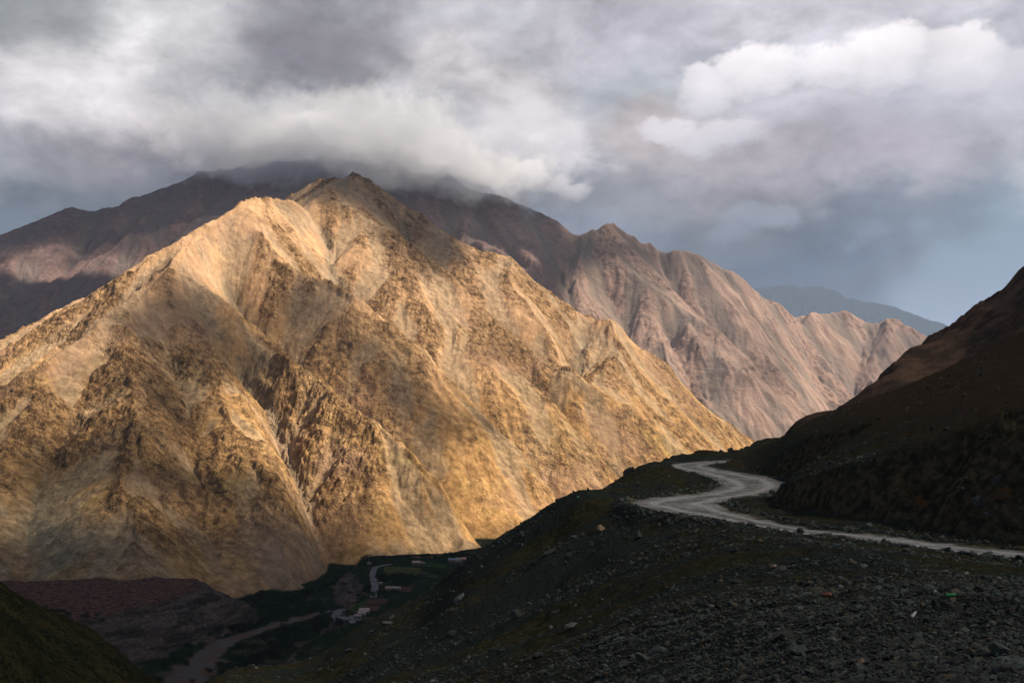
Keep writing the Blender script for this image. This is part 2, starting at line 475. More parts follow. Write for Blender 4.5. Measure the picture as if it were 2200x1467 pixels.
def valley(x, y):
    w = fbm(x, y, 90, 3, 31) * 12
    v = -300 + fbm(x, y, 60, 4, 32) * 1.6
    v = v - 1.4 * np.exp(-(line_d(x, y, RIVER) / 14) ** 2)
    scarp = np.zeros_like(x)
    for poly, h, run, s in ((TERR_L, 48, 85, 33), (TERR_M, 32, 38, 34)):
        sd = poly_sd(x, y, poly) + w * 0.6
        g = ridged(x, y, 45, 3, s) * 9
        tt = np.clip((sd + run - g * (sd < 4)) / run, 0, 1)
        step = tt ** 1.15
        strat = 0.05 * np.sin(step * 26 + fbm(x, y, 60, 2, s + 1) * 4) * (tt > 0.02) * (tt < 0.98)
        v = v + h * np.clip(step + strat, 0, 1) + (sd > 0) * fbm(x, y, 40, 4, s + 2) * 1.3
        scarp = np.maximum(scarp, ((tt > 0.01) & (tt < 0.995)).astype(float))
    return v, scarp
def main_h(x, y):
    z, gx, gy = MG(x, y)
    wx = x + fbm(x, y, 300, 3, 41) * 40; wy = y + fbm(x, y, 300, 3, 42) * 40
    e, c = erosion(wx, wy, gx, gy, 270, 6, 13, 1, 0.55)
    rise = sstep(-300, -150, z)
    px, py = topix(x, y, z)
    # rock breaks out lower down and on the flanks of the spurs; the shoulders are smooth scree
    rk = fbm(x, y, 360, 5, 51) * 1.2 + 0.34 + c * 0.35
    rk = rk + 0.35 * np.exp(-((px - 560) / 300) ** 2 - ((py - 960) / 200) ** 2) - 0.6 * np.exp(-((px - 520) / 190) ** 2 - ((py - 500) / 90) ** 2)
    rk = rk - 0.06 * sstep(850, 1150, px)
    rk = rk - 0.6 * sstep(2850, 3100, y) * sstep(620, 420, px)
    scree = np.exp(-((px - 100) / 130) ** 2 - ((py - 1150) / 90) ** 2)
    rk = rk - scree * 1.3
    rk = sstep(0.0, 0.5, rk)
    # crags: ledges broken along a tilted bedding
    bx = x * 0.45 + z * 0.55; by = y * 0.9 + x * 0.35
    cr = ridged(x * 0.8 + z * 0.8, y * 0.8 + x * 0.3, 95, 5, 61, 0.55) - 0.55
    cr2 = ridged(bx * 0.7, by * 0.7, 38, 4, 65, 0.6) - 0.5
    cr3 = ridged(x * 0.9 + z * 0.6, y - x * 0.2, 17, 3, 67, 0.6) - 0.5
    z2 = z + e * (0.30 + 0.30 * sstep(-0.3, 0.4, fbm(x, y, 900, 2, 52))) * rise + (0.25 + 0.75 * rk) * rise * (cr * 6.5 + cr2 * 5.5 + cr3 * 3.6) + fbm(x, y, 70, 4, 68) * 5 * rise + fbm(x, y, 16, 4, 66) * 2.0 * rise
    gd = MG.bil(np.where(MG.gd > 70, MG.gd, MG.gd), (x - MG.x0) / MG.st, (y - MG.y0) / MG.st)
    return z2, rk * rise, c, scree, np.exp(-(gd / 24) ** 2) * rise
def build_main():
    X, Y = fan(-0.60, 0.29, 1020, 1030, 4750, 820)
    m, rk, c, scree, gl = main_h(X, Y)
    v, scarp = valley(X, Y)
    k = 5.0
    hi = np.maximum(m, v); Z = hi + np.log1p(np.exp(-np.abs(m - v) / k)) * k * 0.6
    onv = sstep(3, -3, m - v)
    wash = line_d(X, Y, RIVER)
    return X, Y, Z, dict(rock=rk * (1 - onv), gully=sstep(-0.1, -0.9, c), valley=onv, scarp=scarp, river=np.exp(-((wash + fbm(X, Y, 40, 4, 36) * 16) / (26 - 15 * sstep(1220, 1450, Y))) ** 2), scree=scree, bed=gl, terr=np.clip(poly_sd(X, Y, TERR_L) / 10 + .5, 0, 1))
mX, mY, mZ, mA = build_main()
print('main', time.time() - T0)

def height_main(x, y):
    x = np.atleast_1d(np.asarray(x, float)); y = np.atleast_1d(np.asarray(y, float))
    m = main_h(x, y)[0]; v = valley(x, y)[0]
    return np.maximum(m, v) + np.log1p(np.exp(-np.abs(m - v) / 5)) * 3

def streak(t, P0, d, k):
    """coordinates stretched along direction d"""
    d = Vector(d).normalized(); a = d.cross(Vector((0, 1, 0.3))).normalized(); b = d.cross(a)
    c = t.new('ShaderNodeCombineXYZ')
    t.put(c.inputs[0], t.m('MULTIPLY', t.v('DOT_PRODUCT', P0, tuple(d)), k))
    t.put(c.inputs[1], t.v('DOT_PRODUCT', P0, tuple(a))); t.put(c.inputs[2], t.v('DOT_PRODUCT', P0, tuple(b)))
    return c.outputs[0]
def tc_obj(t): return t.new('ShaderNodeTexCoord').outputs['Object']

def mat_mountain():
    m, t, out = mat_new('mountain rock and scree')
    P0 = tc_obj(t)
    rock = t.attr('rock'); gully = t.attr('gully'); val = t.attr('valley'); scarp = t.attr('scarp'); river = t.attr('river'); screeA = t.attr('scree'); terr = t.attr('terr')
    # bedding dips to the left; noise is stretched along it
    bv = streak(t, P0, (0.62, -0.28, -0.60), 0.60)
    n_big = t.noise(P0, 0.0016, 4, 0.55)
    n_mid = t.noise(P0, 0.010, 5, 0.6)
    n_fine = t.noise(bv, 0.055, 6, 0.65)
    n_xf = t.noise(bv, 0.22, 4, 0.65)
    pale = t.mix(t.rng(n_mid, 0.35, 0.65), (0.315, 0.198, 0.112, 1), (0.425, 0.270, 0.155, 1))
    sepx = t.new('ShaderNodeSeparateXYZ'); t.put(sepx.inputs[0], P0)
    ochre = t.mix(t.rng(n_fine, 0.3, 0.7), (0.235, 0.132, 0.052, 1), (0.385, 0.230, 0.098, 1))
    low = t.rng(t.m('ADD', sepx.outputs[2], t.m('MULTIPLY', t.m('SUBTRACT', n_big, 0.5), 700)), 420, -60)
    yel = t.rng(t.noise(P0, 0.009, 5, 0.65), 0.54, 0.66)
    ochre = t.mix(t.m('MULTIPLY', yel, 0.32), ochre, (0.46, 0.33, 0.105, 1))
    gravel = t.mix(t.rng(n_fine, 0.3, 0.7), (0.17, 0.135, 0.095, 1), (0.27, 0.215, 0.150, 1))
    col = t.mix(low, pale, ochre)
    rockc = t.mix(t.rng(n_fine, 0.28, 0.62), (0.125, 0.070, 0.034, 1), (0.33, 0.200, 0.096, 1))
    rockc = t.mix(t.m('MULTIPLY', t.rng(n_mid, 0.52, 0.70), 0.55), rockc, (0.20, 0.105, 0.05, 1))
    col = t.mix(t.m('MULTIPLY', rock, t.rng(n_fine, 0.75, 0.36)), col, rockc)
    # dark outcrop specks: small rock shadows painted into the colour
    spot = t.m('MULTIPLY', t.rng(n_xf, 0.56, 0.70), t.rng(n_mid, 0.38, 0.6))
    col = t.mix(t.m('MULTIPLY', spot, t.m('ADD', 0.35, t.m('MULTIPLY', rock, 0.5))), col, (0.075, 0.043, 0.024, 1))
    col = t.mix(t.m('MULTIPLY', gully, t.m('SUBTRACT', 0.55, t.m('MULTIPLY', rock, 0.35))), col, gravel)
    col = t.mix(screeA, col, t.mix(t.rng(n_fine, 0.3, 0.7), (0.085, 0.078, 0.056, 1), (0.15, 0.13, 0.092, 1)))
    mot = t.m('ADD', t.m('MULTIPLY', t.m('SUBTRACT', n_fine, 0.5), 1.5), t.m('MULTIPLY', t.m('SUBTRACT', t.noise(P0, 0.13, 5, 0.72), 0.5), 1.6))
    col = t.v('SCALE', col, t.m('ADD', 1.0, t.m('MULTIPLY', mot, t.m('ADD', 0.75, t.m('MULTIPLY', rock, 0.65)))))
    col = t.mix(t.m('MULTIPLY', t.attr('bed'), 0.7), col, t.mix(n_fine, (0.13, 0.11, 0.08, 1), (0.30, 0.25, 0.185, 1)))
    # crisp small outcrops and dark joints, small shadows painted into the colour
    nA = t.noise(P0, 0.075, 6, 0.78); nB = t.noise(P0, 0.19, 4, 0.75)
    jag = t.m('MULTIPLY', t.rng(nA, 0.520, 0.560), t.rng(nB, 0.47, 0.53))
    col = t.mix(t.m('MULTIPLY', jag, t.m('ADD', 0.28, t.m('MULTIPLY', rock, 0.42))), col, (0.070, 0.038, 0.019, 1))
    lite = t.m('MULTIPLY', t.rng(nA, 0.44, 0.40), t.rng(nB, 0.52, 0.46))
    col = t.mix(t.m('MULTIPLY', lite, 0.45), col, (0.46, 0.315, 0.185, 1))
    pinkband = t.m('MULTIPLY', t.rng(t.noise(P0, 0.0035, 3), 0.55, 0.68), 0.45)
    col = t.mix(pinkband, col, t.mix(n_fine, (0.22, 0.125, 0.08, 1), (0.42, 0.27, 0.18, 1)))
    # valley: pebbly brown terrace, scrubby floodplain, grey gravel bars and salmon silt in the river bed
    red = t.mix(t.rng(t.noise(P0, 0.16, 5, 0.7), 0.40, 0.62), (0.045, 0.022, 0.018, 1), (0.155, 0.085, 0.062, 1))
    scr = t.mix(t.rng(t.noise(P0, 0.2, 5, 0.7), 0.35, 0.7), (0.055, 0.040, 0.031, 1), (0.11, 0.085, 0.068, 1))
    flood = t.mix(t.rng(t.noise(P0, 0.018, 5, 0.65), 0.52, 0.66), t.mix(t.noise(P0, 0.09, 4), (0.008, 0.014, 0.007, 1), (0.020, 0.034, 0.013, 1)), (0.070, 0.056, 0.042, 1))
    bars = t.mix(t.rng(t.noise(P0, 0.055, 4, 0.6, 0.8), 0.46, 0.54), (0.130, 0.078, 0.060, 1), (0.105, 0.100, 0.096, 1))
    vc = t.mix(terr, flood, red)
    vc = t.mix(t.m('MULTIPLY', t.rng(river, 0.25, 0.55), t.m('SUBTRACT', 1.0, terr)), vc, bars)
    stra = t.noise(streak(t, P0, (0, 0, 1), 14.0), 0.012, 4, 0.6, 0.3)
    scr = t.v('SCALE', scr, t.m('ADD', 0.55, t.m('MULTIPLY', t.rng(stra, 0.38, 0.62), 0.95)))
    vc = t.mix(scarp, vc, scr)
    col = t.mix(val, t.v('SCALE', col, 1.28), vc)
    crack = t.vor(bv, 0.05, 'DISTANCE_TO_EDGE')
    crackm = t.rng(crack, 0.0, 0.07, 1, 0)
    n_m2 = t.noise(P0, 0.09, 6, 0.72)
    hgt = t.m('ADD', t.m('MULTIPLY', n_fine, 1.1), t.m('ADD', t.m('MULTIPLY', n_xf, 0.5), t.m('MULTIPLY', n_m2, 1.1)))
    hgt = t.m('SUBTRACT', hgt, t.m('MULTIPLY', t.m('MULTIPLY', crackm, rock), 0.25))
    st = t.m('ADD', 0.35, t.m('MULTIPLY', rock, 0.65))
    b = t.new('ShaderNodeBump'); t.put(b.inputs['Height'], hgt); b.inputs['Distance'].default_value = 13.0; t.put(b.inputs['Strength'], st)
    diffuse_out(t, out, col, b.outputs[0])
    return m
M_MAIN = mat_mountain()
grid_mesh('mountain', mX, mY, mZ, mA, M_MAIN)

# ================================================================ the mountains behind
BACK = [
  L((-500,600,7600),(-200,545,7700),(0,507,7900),(70,478,7900),(150,452,7950),(250,437,8000),(300,415,8050),(370,392,8100),(430,372,8150),(560,350,8300),(700,342,8400),(850,352,8400),(960,378,8200),(1030,405,8050),(1100,430,7950),(1166,457,7900),(1248,497,7800),(1280,487,7850),(1311,485,7900),(1350,506,7900),(1411,527,7900),(1456,530,7850),(1505,551,7900),(1571,588,7900),(1616,617,7950),(1650,644,8000),(1700,668,8100),(1722,682,8200),(1752,677,8450),(1809,668,8600),(1830,674,8600),(1860,685,8600),(1887,691,8600),(1917,688,8600),(1947,697,8600),(1992,726,8600),(2100,800,8600),(2300,880,8600)),
  L((430,372,8150),(330,450,7700),(250,520,7300),(130,600,6900),(0,680,6600)),
  L((560,350,8300),(500,410,7850),(400,480,7400),(300,600,6900),(200,700,6600)),
  L((700,342,8400),(640,420,7800),(560,480,7300)),
  L((350,425,7950),(270,500,7500),(190,560,7150),(100,640,6800)),
  L((500,380,8050),(430,460,7600),(330,560,7150),(260,640,6800)),
  L((150,452,7950),(90,520,7500),(0,560,7200),(-150,640,6900)),
  L((200,470,7850),(176,543,7350),(120,590,7100)),
  L((850,352,8400),(930,430,7900),(1000,500,7500),(1100,560,7100),(1170,640,6750)),
  L((960,378,8200),(1020,440,7900),(1080,500,7550),(1150,560,7250)),
  L((900,400,8100),(980,500,7600),(1060,570,7150)),
  L((1000,420,8080),(1060,500,7620),(1130,570,7250)),
  L((1235,503,7830),(1210,560,7500),(1185,614,7150),(1170,690,6800),(1200,780,6500)),
  L((1311,485,7900),(1260,540,7600),(1225,620,7200),(1260,700,6850),(1330,790,6500)),
  L((1311,485,7900),(1325,564,7500),(1383,604,7350),(1452,658,7150),(1493,686,7050),(1537,715,6950),(1586,763,6800),(1663,830,6600),(1710,880,6500)),
  L((1310,620,7280),(1345,690,7000),(1342,725,6850),(1400,800,6600)),
  L((1383,604,7350),(1400,680,7050),(1430,760,6700),(1480,840,6400)),
  L((1420,700,7020),(1460,770,6750),(1500,860,6450)),
  L((1470,690,7050),(1491,726,6850),(1539,765,6700),(1596,801,6600),(1663,856,6450),(1699,898,6400)),
  L((1420,560,7800),(1450,610,7600),(1537,695,7330),(1606,755,7120),(1640,808,6980),(1680,865,6880),(1720,905,6780)),
  L((1571,588,7900),(1590,650,7600),(1640,720,7400),(1700,800,7200),(1760,885,7000)),
  L((1505,551,7900),(1540,640,7550),(1600,710,7350)),
  L((1610,660,7700),(1650,720,7550),(1720,800,7350)),
  L((1723,695,8200),(1755,785,7800),(1767,822,7550),(1791,885,7200),(1800,940,6900)),
  L((1752,677,8450),(1780,770,8000),(1790,820,7700)),
  L((1830,674,8600),(1815,760,8100),(1800,850,7600)),
  L((1860,700,8500),(1840,790,8000),(1815,870,7500)),
  L((1917,688,8600),(1890,790,8000),(1850,880,7500)),
  L((1992,726,8600),(1960,820,8000),(1900,900,7500)),
  [(-4500,5600,-50),(-2500,5700,0),(-1000,5700,0),(300,5800,-50),(1200,5900,-250),(2200,6100,-280),(3600,6600,-280),(5000,6800,-280)],
  [(-5000,5100,-300),(5000,5100,-300)],
  L((-500,800,9300),(0,750,9400),(560,600,9700),(1100,700,9300),(1456,760,9300),(1800,800,9900),(2200,900,9900)),
]
BG = Grid(-6500, 5500, 5000, 10200, 24, BACK, 1)
carve(BG, BACK, (4, 5, 7, 10, 11, 12, 15, 17, 19, 22, 23, 26), (1, 2, 3, 6, 8, 9, 13, 14, 16, 18, 20, 21, 24, 25, 27), 75, 110, 35, 100)
def back_h(x, y):
    z, gx, gy = BG(x, y)
    wx = x + fbm(x, y, 700, 3, 71) * 80; wy = y + fbm(x, y, 700, 3, 72) * 80
    e, c = erosion(wx, wy, gx, gy, 430, 6, 19, 11, 0.52)
    rk = sstep(0.0, 0.5, fbm(x, y, 700, 4, 73) * 1.1 + 0.15 + c * 0.3)
    px, _ = topix(x, y, z)
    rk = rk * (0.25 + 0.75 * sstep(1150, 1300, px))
    cr = ridged(x + z * 0.5, y - z * 0.3, 150, 5, 74, 0.55) - 0.55
    return z + e * 0.75 + rk * cr * 13 + fbm(x, y, 160, 4, 76) * 7 + fbm(x, y, 40, 3, 75) * 3, rk, c
def build_back():
    X, Y = fan(-0.60, 0.50, 980, 5800, 9200, 360)
    Z, rk, c = back_h(X, Y)
    px, py = topix(X, Y, Z)
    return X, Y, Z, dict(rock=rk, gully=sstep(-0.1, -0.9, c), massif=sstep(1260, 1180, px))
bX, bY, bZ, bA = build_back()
def mat_back():
    m, t, out = mat_new('far mountain rock')
    P0 = tc_obj(t)
    rock = t.attr('rock'); gully = t.attr('gully'); mas = t.attr('massif')
    n_mid = t.noise(P0, 0.004, 5, 0.6); n_f = t.noise(P0, 0.022, 6, 0.68); n_x = t.noise(P0, 0.09, 4, 0.65)
    col = t.mix(t.rng(n_mid, 0.35, 0.65), (0.33, 0.228, 0.186, 1), (0.44, 0.306, 0.248, 1))
    rc = t.mix(t.rng(n_f, 0.32, 0.62), (0.105, 0.066, 0.056, 1), (0.38, 0.258, 0.208, 1))
    col = t.mix(t.m('MULTIPLY', rock, 0.85), col, rc)
    col = t.mix(t.m('MULTIPLY', t.rng(n_x, 0.55, 0.7), 0.4), col, (0.10, 0.055, 0.045, 1))
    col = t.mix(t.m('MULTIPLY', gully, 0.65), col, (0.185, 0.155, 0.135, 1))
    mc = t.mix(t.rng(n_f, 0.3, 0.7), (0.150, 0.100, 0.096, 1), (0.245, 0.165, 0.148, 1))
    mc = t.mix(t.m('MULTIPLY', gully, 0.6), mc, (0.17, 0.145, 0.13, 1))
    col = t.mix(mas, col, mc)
    h = t.m('ADD', n_f, t.m('MULTIPLY', n_x, 0.35))
    diffuse_out(t, out, col, t.bump(h, 22, 0.8))
    return m
M_BACK = mat_back()
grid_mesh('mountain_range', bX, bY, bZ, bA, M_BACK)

def build_far():
    sk = [(1500,660),(1580,640),(1625,617),(1650,614),(1690,610),(1712,612),(1722,617),(1740,612),(1765,613),(1780,620),(1800,622),(1820,638),(1835,640),(1855,647),(1890,651),(1925,658),(1960,672),(2000,688),(2027,695),(2080,720),(2200,770),(2400,820)]
    us = np.array([ray(a, b) for a, b in sk]); Yc = 25000
    X, Y = fan(0.14, 0.62, 500, 22500, 28000, 90)
    top = np.interp(X / Y, us[:, 0], us[:, 1]) * Yc
    tt = (Y - Yc) / 2700
    base = -320
    Z = base + (top - base) * np.clip(1 - np.abs(tt), 0, 1)
    gx = np.full_like(X, -0.1); gy = np.full_like(X, 0.9) * np.sign(-tt)
    e, c = erosion(X, Y, gx, gy, 1400, 5, 110, 21, 0.5)
    Z = Z + e * np.clip(np.abs(tt) * 3, 0.12, 1)
    return X, Y, Z
fX, fY, fZ = build_far()
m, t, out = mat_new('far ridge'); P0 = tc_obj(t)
diffuse_out(t, out, t.mix(t.noise(P0, 0.002, 5, 0.6), (0.012, 0.017, 0.022, 1), (0.022, 0.028, 0.034, 1)), t.bump(t.noise(P0, 0.004, 5, 0.6), 60, 0.7))  # ridge colour darkened in place of cloud shade
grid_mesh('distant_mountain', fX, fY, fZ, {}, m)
# ground to the horizon
m, t, out = mat_new('plain ground'); P0 = tc_obj(t)
diffuse_out(t, out, t.mix(t.noise(P0, 0.003, 5, 0.6), (0.09, 0.07, 0.055, 1), (0.18, 0.14, 0.11, 1)))
gx_, gy_ = np.meshgrid(np.linspace(-38000, 38000, 60), np.linspace(-30000, 44000, 60))
grid_mesh('ground', gx_, gy_, -430 + 0 * gx_, {}, m)
print('back', time.time() - T0)

# ================================================================ the near side: hillside, road bench and scree
NEARP = [
  # gravel bank from the camera's feet down to the left
  (0,0,-2.2),(5,2,-2.4),(12,4,-2.2),(30,4,2),(60,6,14),(-8,4,-7),(-30,4,-24),(-90,10,-70),(-15,22,-17),(0,22,-8.5),
]
NEARP += [P(*p) for p in [
  (2200,1467,13.5),(2500,1467,13),(2700,1300,25),(1900,1467,17),(1700,1467,22),(1500,1467,30),(1300,1467,43),(1100,1467,62),(800,1467,112),(650,1467,150),(500,1467,198),
  (2200,1330,27),(2050,1280,34),(2200,1240,47),(2500,1260,45),(1900,1300,38),(1900,1215,66),(1700,1300,48),(1700,1200,74),(1500,1300,62),(1500,1190,86),(1300,1250,100),(1100,1300,118),(900,1350,145),(1300,1130,126),(1200,1180,132),
  (800,1330,180),(1010,1195,164),(1130,1124,154),(1200,1082,149),(1250,1056,145),(1300,1060,150),(1330,1045,162),
  (1300,1056,168),(1350,1018,188),(1400,992,215),(1430,987,235),(1500,1060,150),(1480,1010,195),
  (1590,978,300),(1500,980,290),(1430,992,260),
  # the hill the road is cut into
  (2200,850,104),(2050,880,118),(1900,912,140),(1750,945,175),(1680,958,210),(1600,945,282),(1600,935,300),(1740,901,262),(1900,848,237),(2050,788,226),(2200,713,222),(2400,640,215),
  (2500,760,95),(2600,600,200),
  (2050,815,300),(1850,885,330),(2300,720,330),
  (1640,940,300),(1620,955,320),(1560,1008,212),(1530,1012,203),(1605,1008,222),(1660,985,400),(1650,1010,450),(1600,1080,480),(1720,985,600),(1700,930,500),(1745,905,520),(1800,880,520),(1980,770,560),(1700,945,330),(1760,925,345),(1650,962,345),(1600,985,345),(1690,925,450),(1750,893,560),(1900,800,610),(1980,735,640),(2060,680,680),(2150,620,720),(2200,583,740),(2400,450,800),(1900,860,470),(2150,740,520),
]]
NEARP += [(-150,330,-175),(-90,245,-100),(-45,230,-75),(0,260,-80),(60,330,-75),(-300,520,-330),(-60,420,-190),(-100,650,-330),(60,700,-330),(90,420,-110),(250,800,-250),
          (300,1000,-200),(500,1150,-50),(100,1000,-400),(-300,1000,-430),(-600,700,-430),(-600,300,-330),(-300,150,-230),(-250,350,-270),(700,1000,150),(700,500,180),(800,200,250),(300,60,90)]
NEARP = np.array(NEARP, float)
def tps_fit(p, lam):
    n = len(p); d2 = ((p[:, None, :2] - p[None, :, :2]) ** 2).sum(-1)
    K = 0.5 * d2 * np.log(d2 + 1e-9) + lam * np.eye(n)
    A = np.zeros((n + 3, n + 3)); A[:n, :n] = K; A[:n, n] = 1; A[:n, n + 1:] = p[:, :2]; A[n, :n] = 1; A[n + 1:, :n] = p[:, :2].T
    return np.linalg.solve(A, np.r_[p[:, 2], 0, 0, 0])
# distances are compressed so that near points count as much as far ones
def warp(x, y):
    r = np.sqrt(x * x + y * y) + 1e-6
    k = np.log1p(r / 12.0) * 60 / r
    return x * k, y * k
wp = NEARP.copy(); wp[:, 0], wp[:, 1] = warp(NEARP[:, 0], NEARP[:, 1])
TW = tps_fit(wp, 4.0)
def tps(x, y):
    X, Y = warp(x, y); sh = X.shape; X = X.ravel(); Y = Y.ravel()
    r = TW[-3] + TW[-2] * X + TW[-1] * Y
    for i in range(len(wp)):
        d2 = (X - wp[i, 0]) ** 2 + (Y - wp[i, 1]) ** 2
        r = r + TW[i] * 0.5 * d2 * np.log(d2 + 1e-9)
    return r.reshape(sh)
# the road bench: centre line in plan with level and half width
ROADP = [(2600,1250,-11.0,3.6),(2330,1212,-11,3.5),(2200,1196,-11,3.4),(1900,1161,-11,3.2),(1720,1141,-11,3.0),(1560,1110,-11,3.6),(1480,1092,-11,5.2),(1445,1081,-11,6.0),(1500,1071,-11,5.0),(1575,1060,-11,4.2),(1620,1047,-10.9,4.6),(1605,1031,-10.8,4.8),(1545,1017,-10.6,4.4),(1490,1006,-10.4,4.2),(1475,1000,-10.2,4.0),(1500,995,-10.2,3.6),(1560,991,-10.2,3.4),(1640,988,-10.2,3.4),(1720,985,-10.2,3.4)]
RC = []
for px, py, z, w in ROADP:
    a, b = ray(px, py); RC.append((a * z / b, z / b, z, w))
RC = np.array(RC)
def catmull(pts, n):
    o = []
    for i in range(len(pts) - 1):
        p0 = pts[max(i - 1, 0)]; p1 = pts[i]; p2 = pts[i + 1]; p3 = pts[min(i + 2, len(pts) - 1)]
        for k in range(n):
            t = k / n
            o.append(0.5 * (2 * p1 + (p2 - p0) * t + (2 * p0 - 5 * p1 + 4 * p2 - p3) * t * t + (3 * p1 - p0 - 3 * p2 + p3) * t ** 3))
    o.append(pts[-1]); return np.array(o)
RS = catmull(RC, 4)
def road_field(x, y):
    """distance to the centre line, side (+ = uphill), level, half width"""
    best = np.full(x.shape, 1e18); side = np.zeros(x.shape); zz = np.full(x.shape, -11.0); ww = np.full(x.shape, 3.5)
    for a, b in zip(RS[:-1], RS[1:]):
        e = b[:2] - a[:2]
        t = np.clip(((x - a[0]) * e[0] + (y - a[1]) * e[1]) / (e @ e), 0, 1)
        dx = x - a[0] - e[0] * t; dy = y - a[1] - e[1] * t
        d = dx * dx + dy * dy
        m = d < best
        best = np.where(m, d, best); side = np.where(m, np.sign(-(e[0] * (y - a[1]) - e[1] * (x - a[0]))), side)
        zz = np.where(m, a[2] + (b[2] - a[2]) * t, zz); ww = np.where(m, a[3] + (b[3] - a[3]) * t, ww)
    return np.sqrt(best), side, zz, ww
def near_h(x, y, detail=True):
    h = tps(x, y)
    hill = sstep(20, 45, x) * sstep(60, 110, y)
    r = np.sqrt(x * x + y * y)
    # rubble relief grows with the distance; furrows run down the fall line
    fl = x * 0.6 + y * 0.8; fc = x * 0.8 - y * 0.6
    rough = fbm(fl, fc * 0.35, 9, 5, 91) * 0.8 + fbm(x, y, 2.6, 4, 92) * 0.30
    rough = rough * sstep(5, 45, r) + fbm(x, y, 0.9, 4, 93) * 0.07
    big = (fbm(x, y, 110, 4, 94) * 6 + (ridged(x, y, 60, 4, 95) - 1.6) * 4.0) * sstep(430, 560, y)
    h0 = h
    h = h + rough + big
    d, side, zr, w = road_field(x, y)
    w = w * np.where(y < 112, 0.82, np.where(y > 150, 1.25, 1.0)) + fbm(x, y, 9, 4, 96) * 1.5
    up = side > 0
    ledge = fbm(x, y, 16, 3, 97) * 2.0
    toe = 3.2 + 3.5 * sstep(40, 20, np.abs(y - 122)) + ledge
    cut = zr + np.clip(d - w, 0, toe) * 0.07 + np.maximum(d - w - toe, 0) * 1.6
    fill = zr - np.maximum(d - w - 0.8, 0) * 0.62
    hc = np.minimum(h, cut)                     # cut into the hill
    h = np.where((d < 60) & (up | (y > 135)), hc, h)
    h = np.where((d < w + 40) & ~up, np.maximum(h, fill), h)
    cap = zr + 0.10 + np.maximum(d - w, 0) * 0.085 + rough * 0.2
    h = np.where((d < 42) & ~up & (y < 125), np.minimum(h, cap), h)
    cap2 = zr + 0.1 + fbm(x, y, 12, 3, 103) * 1.6 + np.maximum(d - w - 14, 0) * 0.05
    h = np.where((d < 60) & ~up & (y > 215), np.minimum(h, cap2), h)
    h = np.where(d < w + 0.5, zr + fbm(x, y, 5, 3, 98) * 0.05, h)
    # rubble windrow along the outer edge
    berm = np.exp(-((d - w - 1.2) / 0.7) ** 2) * (~up)
    h = h + berm * (0.35 + fbm(x, y, 3.0, 3, 99) * 0.5) * np.where(y < 125, 0.35, 1)
    cutm = ((h0 + rough + big - cut) > 0.2) & (d > w + toe) & up & (d < 60)
    crag = (ridged(x, y, 13, 4, 100) - 0.6) * 0.8 + (ridged(x * 1.2 + h * 0.5, y - h * 0.5, 2.6, 4, 101, 0.6) - 0.5) * 0.25
    h = h + cutm * crag * sstep(0, 3, d - w - toe)
    return h, sstep(1.0, -1.2, d - w + fbm(x, y, 2.5, 3, 104) * 1.6), cutm.astype(float), d * np.where(up, 1, -1) / w
print('near prep', time.time() - T0)
def build_near():
    X, Y = fan(-0.36, 0.66, 900, 6.0, 1000, 600)
    Z, road, cut, off = near_h(X, Y)
    return X, Y, Z, dict(road=road, cut=cut, off=off)
nX, nY, nZ, nA = build_near()
# rock below each sight line must be hidden where the valley shows
print('near', time.time() - T0)
def near_z(x, y):
    return near_h(np.atleast_1d(np.asarray(x, float)), np.atleast_1d(np.asarray(y, float)))[0]
def pick(px, py, hf, y0, y1, n=3000):
    """first point of a height function met by the sight line through a photograph pixel"""
    a, b = ray(px, py)
    Y = np.geomspace(y0, y1, n)
    h = hf(a * Y, Y)
    k = np.nonzero(h >= b * Y)[0]
    if len(k) == 0: return None
    i = k[0]; yy = float(Y[i])
    return (float(a * yy), yy, float(h[i]))

